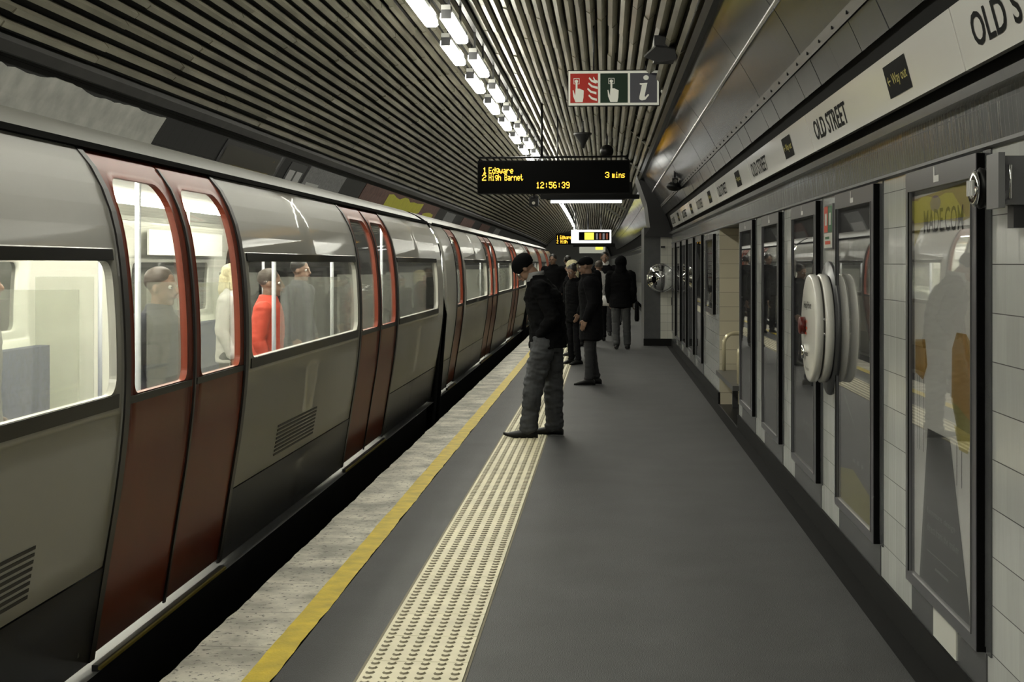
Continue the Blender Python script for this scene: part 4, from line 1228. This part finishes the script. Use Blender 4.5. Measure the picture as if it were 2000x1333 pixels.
def hand_blobs(m, wr, dirv, side, curl=0.5, r=1.0):
    """palm, four fingers and a thumb; side: vector pointing to the thumb side"""
    d = Vector(dirv).normalized(); sd = Vector(side); sd = (sd - d * sd.dot(d)).normalized(); nn = d.cross(sd).normalized()
    w_ = Vector(wr)
    for k in range(4):
        off = (1.5 - k) * 0.019
        base = w_ + d * (0.085 + 0.004 * (k in (1, 2))) + sd * off
        m.limb([tuple(w_ + sd * off * 0.6 + d * 0.01), tuple(base)], [0.016, 0.0115], 10)
        L_ = (0.040, 0.046, 0.043, 0.034)[k]
        p, dd = base, d.copy()
        for j in range(3):
            dd = (dd * math.cos(curl * (0.6 + 0.3 * j)) + nn * math.sin(curl * (0.6 + 0.3 * j))).normalized()
            q = p + dd * L_ * (1, 0.65, 0.5)[j]
            m.limb([tuple(p), tuple(q)], [0.0088 - 0.0008 * j, 0.0082 - 0.0008 * j], 8); p = q
    a = w_ + d * 0.03 + sd * 0.026; b = a + (d * 0.6 + sd * 0.8) * 0.04; c = b + (d * 0.9 + nn * 0.35) * 0.034
    m.limb([tuple(a), tuple(b), tuple(c)], [0.015, 0.0115, 0.0095], 10)
def person(label, loc, yaw, pose, look, group='people waiting on the platform', vox=0.0085, H=1.75):
    t = thing('person', label, 'person', loc, group, world=False)
    t.rotation_euler = (0, 0, yaw); k = H / 1.75; t.scale = (k, k, k)
    skin = SKIN2 if look.get('dark_skin') else SKIN
    lean = pose.get('lean', 0.0)          # forward shift of shoulders
    hp = pose.get('head_pitch', 0.0)
    def sp(z): # forward offset of the spine at height z
        u = max(0.0, (z - 0.95) / 0.5); return lean * u * u if u < 1.2 else lean * 1.44
    neck = Vector((0, sp(1.48) + 0.0, 1.48))
    hd = Vector((0, neck.y + 0.03 + 0.12 * math.sin(hp), 1.50 + 0.125 * math.cos(hp)))
    Rh = Matrix.Rotation(pose.get('head_yaw', 0.0), 3, 'Z') @ Matrix.Rotation(-hp, 3, 'X')
    def hh(x, y, z): return tuple(hd + Rh @ Vector((x, y, z)))
    legs = pose.get('legs') or [((-0.09, 0, 0.92), (-0.095, 0.02, 0.50), (-0.10, -0.02, 0.09)), ((0.09, 0, 0.92), (0.095, 0.02, 0.50), (0.10, -0.02, 0.09))]
    toes = pose.get('toes') or [(-0.06, 1, 0), (0.06, 1, 0)]
    arms = pose.get('arms') or [((-0.195, 0, 1.40), (-0.235, -0.03, 1.13), (-0.22, 0.07, 0.90)), ((0.195, 0, 1.40), (0.235, -0.03, 1.13), (0.22, 0.07, 0.90))]
    arms = [(Vector(a) + Vector((0, sp(1.4), 0)), Vector(b) + Vector((0, sp(b[2]), 0)), Vector(c)) for a, b, c in arms]
    b = MB()
    # head
    b.sphere(hh(0, -0.012, 0.022), 0.1, 12, sc=(0.76, 0.93, 0.92), rot=Rh)
    b.sphere(hh(0, 0.022, -0.045), 0.07, 10, sc=(0.80, 0.86, 0.98), rot=Rh)
    b.limb([hh(0, 0.060, -0.098), hh(0, 0.045, -0.09)], [0.022, 0.03], 10)      # chin
    b.limb([hh(0, 0.088, 0.008), hh(0, 0.110, -0.032), hh(0, 0.09, -0.04)], [0.009, 0.014, 0.012], 8)   # nose
    b.limb([hh(-0.03, 0.078, 0.018), hh(0.03, 0.078, 0.018)], [0.012, 0.012], 8)  # brow
    b.limb([hh(-0.016, 0.088, -0.064), hh(0.016, 0.088, -0.064)], [0.009, 0.009], 8)  # lips
    for s_ in (-1, 1): b.sphere(hh(s_ * 0.078, -0.005, -0.01), 0.028, 8, sc=(0.35, 0.7, 1.1), rot=Rh)
    b.limb([tuple(neck + Vector((0, -0.01, -0.06))), tuple(neck), hh(0, -0.02, -0.07)], [0.068, 0.055, 0.055], 14)
    # torso
    b.rings([ring_e((0, sp(z), z), rx - 0.02, ry - 0.015, pitch=lean * 1.2) for z, rx, ry in ((0.86, 0.15, 0.11), (0.95, 0.165, 0.12), (1.08, 0.15, 0.11), (1.25, 0.17, 0.12), (1.38, 0.175, 0.11), (1.45, 0.10, 0.08))])
    for (h_, kn, an), to in zip(legs, toes):
        b.limb([h_, kn, an], [0.082, 0.056, 0.038], 14)
        tv = Vector(to).normalized(); a0 = Vector(an); 
        b.limb([tuple(a0 + Vector((0, 0, -0.03)) - tv * 0.04), tuple(a0 + tv * 0.08 + Vector((0, 0, -0.045))), tuple(a0 + tv * 0.13 + Vector((0, 0, -0.058)))], [0.030, 0.024, 0.016], 12)
    for i, (sh, el, wr) in enumerate(arms):
        b.limb([tuple(sh), tuple(el), tuple(wr)], [0.052, 0.040, 0.026], 14)
        hdir = pose.get('hand_dir', [None, None])[i] or tuple((wr - el).normalized())
        hand_blobs(b, tuple(wr), hdir, (0.25 * (1 if i == 0 else -1), 1, 0.1), curl=pose.get('curl', 0.45))
    remesh(b, 'body', vox * 0.82, 2, [skin], t)
    # eyes
    if look.get('face', True):
        for s_ in (-1, 1):
            m = MB(); m.sphere(hh(s_ * 0.031, 0.076, 0.0), 0.0125, 8); e = m.build('eye', mat('eye_white', (0.6, 0.58, 0.55), 0.3), t, off=(0, 0, 0))
            m = MB(); m.sphere(hh(s_ * 0.031, 0.085, -0.001), 0.006, 8); m.build('pupil', M_black, e, off=(0, 0, 0))
        m = MB(); m.limb([hh(-0.02, 0.094, -0.064), hh(0, 0.098, -0.062), hh(0.02, 0.094, -0.064)], [0.003, 0.004, 0.003], 8); m.build('mouth', mat('lips', (0.22, 0.07, 0.06), 0.5), t, off=(0, 0, 0))
    # trousers
    m = MB()
    fl = look.get('leg_r', (0.098, 0.074, 0.066))
    dp = look.get('deep', 1.0)
    m.rings([ring_e((0, sp(z), z), rx, ry * dp) for z, rx, ry in ((0.80, 0.12, 0.09), (0.86, 0.168, 0.128), (0.95, 0.172, 0.13), (1.04, 0.155, 0.12))])
    for h_, kn, an in legs:
        a0, k0, h0 = Vector(an), Vector(kn), Vector(h_)
        m.limb([tuple(h0 + Vector((0, 0, -0.02))), tuple(k0), tuple(k0 * 0.35 + a0 * 0.65), tuple(a0 + Vector((0, 0, 0.035)))], [fl[0], fl[1], fl[2], fl[2]], 16)
        m.limb([tuple(a0 + Vector((0, -0.01, 0.03))), tuple(a0 + Vector((0, 0.02, 0.0)))], [fl[2] * 0.98, fl[2] * 0.85], 12)
    if not look.get('skirt'): remesh(m, 'trousers', vox, 2, [look['trousers']], t, wrinkle=look.get('wr', 0.006), seed=1)
    # jacket
    m = MB()
    hem = look.get('hem', 0.84)
    rings = [(hem, 0.185, 0.145), (0.5 * hem + 0.5 * 1.05, 0.18, 0.14), (1.05, 0.172, 0.135), (1.2, 0.185, 0.142), (1.33, 0.198, 0.14), (1.42, 0.175, 0.118), (1.48, 0.10, 0.09), (1.52, 0.078, 0.078)]
    bk = look.get('bulk', 1.0)
    m.rings([ring_e((0, sp(z), z), rx * bk, ry * bk * (dp if z < 1.4 else 1), pitch=lean * (0.4 if z < 1.3 else 1.4)) for z, rx, ry in rings])
    m.sphere((0, sp(hem), hem + 0.02), 0.17 * bk, 10, sc=(1.05, 0.8, 0.25))
    for sh, el, wr in arms:
        e2 = el + (wr - el) * 0.93
        m.limb([tuple(sh), tuple(el), tuple(e2)], [0.078 * bk, 0.062 * bk, 0.046 * bk], 16)
    jk = remesh(m, 'jacket', vox, 3, [look['jacket']], t, wrinkle=look.get('wr', 0.006), seed=5)
    if look.get('collar'):
        m = MB(); c = Vector((0, sp(1.5), 1.50))
        m.rings([ring_e(tuple(c + Vector((0, 0.01, dz))), r_, r_, pitch=lean * 2) for dz, r_ in ((-0.03, 0.088), (0.02, 0.086), (0.05, 0.08), (0.05, 0.068), (-0.02, 0.07))], cap=False)
        m.build('collar', look['collar'], jk, off=(0, 0, 0))
    # shoes
    for (h_, kn, an), to in zip(legs, toes):
        tv = Vector(to).normalized(); a0 = Vector((an[0], an[1], 0))
        sd = Vector((tv.y, -tv.x, 0))
        m = MB()
        prof_ = [(-0.085, 0.030, 0.05), (-0.07, 0.040, 0.075), (-0.03, 0.043, 0.095), (0.03, 0.044, 0.095), (0.08, 0.047, 0.074), (0.13, 0.045, 0.056), (0.17, 0.032, 0.036), (0.205, 0.014, 0.026)]
        ex = look.get('toe_len', 1.0)
        lift = look.get('toe_up', 0.0)
        rr = []
        for y, w_, h2 in prof_:
            y2 = y * (ex if y > 0.1 else 1)
            zb = 0.004 + lift * max(0, (y - 0.08) / 0.12) ** 2
            rr.append([tuple(a0 + tv * y2 + sd * w_ * math.cos(q) + Vector((0, 0, max(zb, zb + h2 * 0.5 + h2 * 0.52 * math.sin(q))))) for q in [2 * PI * n_ / 16 for n_ in range(16)]])
        m.rings(rr); so = m.build('shoe', look.get('shoes', M_black_paint), t, off=(0, 0, 0))
    # hat / hair
    if look.get('beanie'):
        m = MB()
        m.sphere(hh(0, -0.022, 0.045), 0.108, 14, sc=(0.86, 1.05, 0.84), rot=Rh)
        m.rings([[hh(0.086 * math.cos(q), -0.015 + 0.104 * math.sin(q), dz + 0.012 * math.sin(q)) for q in [2 * PI * n_ / 24 for n_ in range(24)]] for dz in (-0.005, 0.015, 0.045)])
        remesh(m, 'beanie', 0.007, 2, [look['beanie']], t, wrinkle=0.002)
    if look.get('hair'):
        m = MB()
        m.sphere(hh(0, -0.028, 0.042), 0.1, 14, sc=(0.88, 0.98, 0.90), rot=Rh)
        if look.get('long'):
            m.limb([hh(0, -0.07, -0.02), hh(0, -0.085, -0.12), tuple(hd + Vector((0, -0.09, -0.24)))], [0.075, 0.07, 0.045], 14)
            for s_ in (-1, 1): m.limb([hh(s_ * 0.06, 0.0, 0.03), hh(s_ * 0.072, -0.01, -0.1)], [0.035, 0.03], 10)
        if look.get('bun'): m.sphere(hh(0, -0.10, 0.09), 0.05, 10)
        remesh(m, 'hair', 0.008, 1, [look['hair']], t, wrinkle=0.006)
    if look.get('cap'):
        m = MB()
        m.sphere(hh(0, -0.015, 0.05), 0.1, 14, sc=(0.9, 1.05, 0.78), rot=Rh)
        m.rings([[hh(0.07 * math.cos(q), 0.085 + 0.075 * max(0, math.sin(q)) + 0.0 * q, 0.045 + dz - 0.02 * math.sin(q)) for q in [2 * PI * n_ / 20 for n_ in range(20)]] for dz in (0, 0.012)])
        remesh(m, 'cap', 0.007, 1, [look['cap']], t)
    if look.get('hood'):
        m = MB()
        m.sphere(hh(0, -0.03, 0.03), 0.122, 14, sc=(0.95, 1.02, 1.05), rot=Rh)
        m.limb([hh(0, -0.05, -0.05), tuple(neck + Vector((0, -0.03, -0.02)))], [0.10, 0.12], 14)
        remesh(m, 'hood', 0.009, 2, [look['hood']], t, wrinkle=0.005)
    return t
C_black = mat('black_cloth', (0.0035, 0.0035, 0.004), 0.9, spec=0.08)
C_black2 = mat('off_black_cloth', (0.005, 0.005, 0.006), 0.9, spec=0.1)
C_jean = mat('grey_denim', (0.033, 0.035, 0.039), 0.85, noise_amt=0.5, noise_scale=7, detail=6)
C_darkjean = mat('dark_denim', (0.018, 0.018, 0.021), 0.85)
C_midjean = mat('faded_dark_denim', (0.04, 0.041, 0.043), 0.85)
C_white = mat('white_cloth', (0.55, 0.53, 0.52), 0.8)
C_cream = mat('cream_wool', (0.55, 0.50, 0.32), 0.9, noise_amt=0.2, noise_scale=40)
C_hair = mat('dark_hair', (0.01, 0.008, 0.007), 0.5)
C_brown = mat('brown_hair', (0.06, 0.045, 0.035), 0.6)
C_red = mat('red_coat', (0.55, 0.06, 0.03), 0.7)
C_blue = mat('dark_blue_coat', (0.02, 0.022, 0.035), 0.8)
C_grey = mat('grey_coat', (0.15, 0.15, 0.15), 0.8)

# the man in the beanie, facing the train (his forward is -X)
person('man in a black beanie and black jacket looking down, closest to the camera', (-0.53, 13.44, 0), PI / 2,
       dict(lean=0.09, head_pitch=0.88, legs=[((-0.085, 0.03, 0.92), (-0.11, 0.13, 0.50), (-0.13, 0.175, 0.09)), ((0.085, -0.02, 0.92), (0.11, -0.045, 0.50), (0.14, -0.055, 0.09))],
            toes=[(-0.1, 1, 0), (0.12, 1, 0)],
            arms=[((-0.19, 0.0, 1.40), (-0.25, -0.07, 1.13), (-0.15, 0.07, 0.965)), ((0.19, 0.0, 1.40), (0.25, -0.07, 1.13), (0.15, 0.07, 0.965))],
            hand_dir=[(0.45, -0.1, -1), (-0.45, -0.1, -1)], curl=0.25),
       dict(jacket=C_black, trousers=C_jean, beanie=C_black, hem=0.84, collar=C_grey, leg_r=(0.118, 0.096, 0.084), toe_len=1.16, toe_up=0.03, wr=0.012, bulk=1.05, deep=1.22), vox=0.007, H=1.72)
person('woman in a black coat, pale face turned to the camera, beyond the beanie man', (-0.50, 23.1, 0), PI * 0.72,
       dict(head_pitch=0.2, head_yaw=0.35), dict(jacket=C_black, trousers=C_black2, hair=C_hair, hem=0.75, leg_r=(0.09, 0.06, 0.052), bun=True), H=1.58)
person('person in a dark coat and cap, standing just right of the man in the beanie', (-0.19, 19.25, 0), PI * 0.5,
       dict(lean=0.03, head_pitch=0.15, legs=[((-0.09, 0, 0.92), (-0.10, 0.03, 0.50), (-0.10, 0.03, 0.09)), ((0.09, 0, 0.92), (0.10, 0.0, 0.50), (0.10, -0.06, 0.09))]),
       dict(jacket=C_black2, trousers=C_darkjean, cap=C_black, hem=0.62, bulk=1.16, leg_r=(0.09, 0.068, 0.058)), H=1.69)
person('person in a fluffy cream hat, mostly hidden behind the two nearest figures', (-0.57, 25.2, 0), PI * 0.4,
       dict(), dict(jacket=C_black2, trousers=C_darkjean, beanie=C_cream, hair=C_cream, long=True, hem=0.8), H=1.66, vox=0.010)
person('person in a white top between the dark capped coat and the hooded jacket', (-0.14, 30.2, 0), PI * 0.05,
       dict(), dict(jacket=C_white, trousers=C_black2, hair=C_brown, hem=0.95), H=1.66, vox=0.010)
person('tall person in a dark jacket with a white collar, facing the camera in the distance', (-0.02, 32.5, 0), PI,
       dict(), dict(jacket=C_black2, trousers=C_darkjean, hair=C_hair, collar=C_white), H=1.86, vox=0.010)
person('person in a hooded black jacket and grey jeans seen from behind near the pier', (0.28, 27.3, 0), -0.08,
       dict(lean=0.03, legs=[((-0.09, 0, 0.92), (-0.095, 0.03, 0.50), (-0.08, -0.05, 0.09)), ((0.09, 0, 0.92), (0.11, 0.02, 0.50), (0.12, 0.06, 0.09))]),
       dict(jacket=C_black, trousers=C_midjean, hood=C_black, hem=0.80, bulk=1.2, leg_r=(0.10, 0.078, 0.072)), H=1.72)
person('bulky dark figure left in the far crowd, next to the train', (-1.22, 34.0, 0), PI * 0.9, dict(), dict(jacket=C_black, trousers=C_black2, hair=C_hair, bulk=1.2, face=False), H=1.82, vox=0.011)
person('dark figure in the far crowd between the train and the cream hat', (-0.95, 36.5, 0), PI * 0.1, dict(), dict(jacket=C_black2, trousers=C_black2, hair=C_hair, bulk=1.15, face=False), H=1.80, vox=0.011)
person('brown-haired person whose head shows just above the dark cap', (-0.36, 28.3, 0), PI * 0.95, dict(), dict(jacket=C_black2, trousers=C_black2, hair=C_brown, bulk=1.1), H=1.74, vox=0.010)
person('distant figure in grey near the lowest lit sign', (-0.55, 40.0, 0), 0.2, dict(), dict(jacket=C_grey, trousers=C_black2, hair=C_hair), H=1.78, vox=0.012)
person('distant dark figure beyond the pier at the right of the crowd', (0.45, 38.0, 0), 0.2, dict(), dict(jacket=C_black2, trousers=C_midjean, hair=C_hair), H=1.70, vox=0.012)
# bags
t = thing('shoulder_bag', 'pale cloth bag carried low beside the person in the white top', 'bag', (0.02, 29.6, 0.75))
m = MB()
m.rings([ring_e((0.03, 29.6, z), rx, ry) for z, rx, ry in ((0.74, 0.09, 0.04), (0.77, 0.14, 0.06), (0.86, 0.13, 0.055), (0.95, 0.10, 0.035))]); m.build('bag_body', C_white, t)
m = MB(); m.tube([(-0.03, 29.6, 0.95), (-0.05, 29.62, 1.15), (0.03, 29.62, 1.22), (0.1, 29.6, 0.95)], 0.008, 8); m.build('strap', C_grey, t)
t = thing('shoulder_bag', 'black bag hanging at the right side of the hooded figure', 'bag', (0.56, 27.3, 0.5))
m = MB()
m.rings([ring_e((0.58, 27.3, z), rx, ry) for z, rx, ry in ((0.52, 0.03, 0.08), (0.56, 0.045, 0.13), (0.80, 0.04, 0.13), (0.90, 0.02, 0.10))]); m.build('bag_body', C_black, t)
m = MB(); m.tube([(0.58, 27.22, 0.88), (0.56, 27.28, 1.1), (0.58, 27.38, 0.88)], 0.008, 8); m.build('strap', C_black, t)

# passengers inside the nearest carriage
G = 'passengers inside the train'
seat_pose = dict(legs=[((-0.09, 0, 0.52), (-0.1, 0.40, 0.50), (-0.1, 0.42, 0.09)), ((0.09, 0, 0.52), (0.1, 0.40, 0.50), (0.1, 0.42, 0.09))])
person('passenger in a red coat seen through the second train window', (-2.62, 11.2, 0), -PI / 2, dict(), dict(jacket=C_red, trousers=C_darkjean, hair=C_brown), group=G, H=1.56, vox=0.012)
person('passenger with a bare face in dark clothes behind the nearest train doors', (-2.52, 8.1, 0), -PI * 0.6, dict(), dict(jacket=C_blue, trousers=C_darkjean, hair=C_brown), group=G, H=1.58, vox=0.012)
person('passenger in grey inside the train at the left edge of the picture', (-3.1, 7.0, 0), -PI * 0.4, dict(), dict(jacket=C_grey, trousers=C_darkjean, hair=C_hair), group=G, H=1.62, vox=0.012)
person('passenger in a white top standing deep in the nearest carriage', (-3.17, 12.2, 0), -PI * 0.5, dict(), dict(jacket=C_white, trousers=C_darkjean, hair=C_cream, long=True), group=G, H=1.6, vox=0.012)
person('passenger in a dark coat standing beyond the red-coated one', (-3.1, 14.6, 0), -PI * 0.6, dict(), dict(jacket=C_blue, trousers=C_darkjean, hair=C_hair), group=G, H=1.65, vox=0.012)

bpy.data.scenes.remove(TSC)
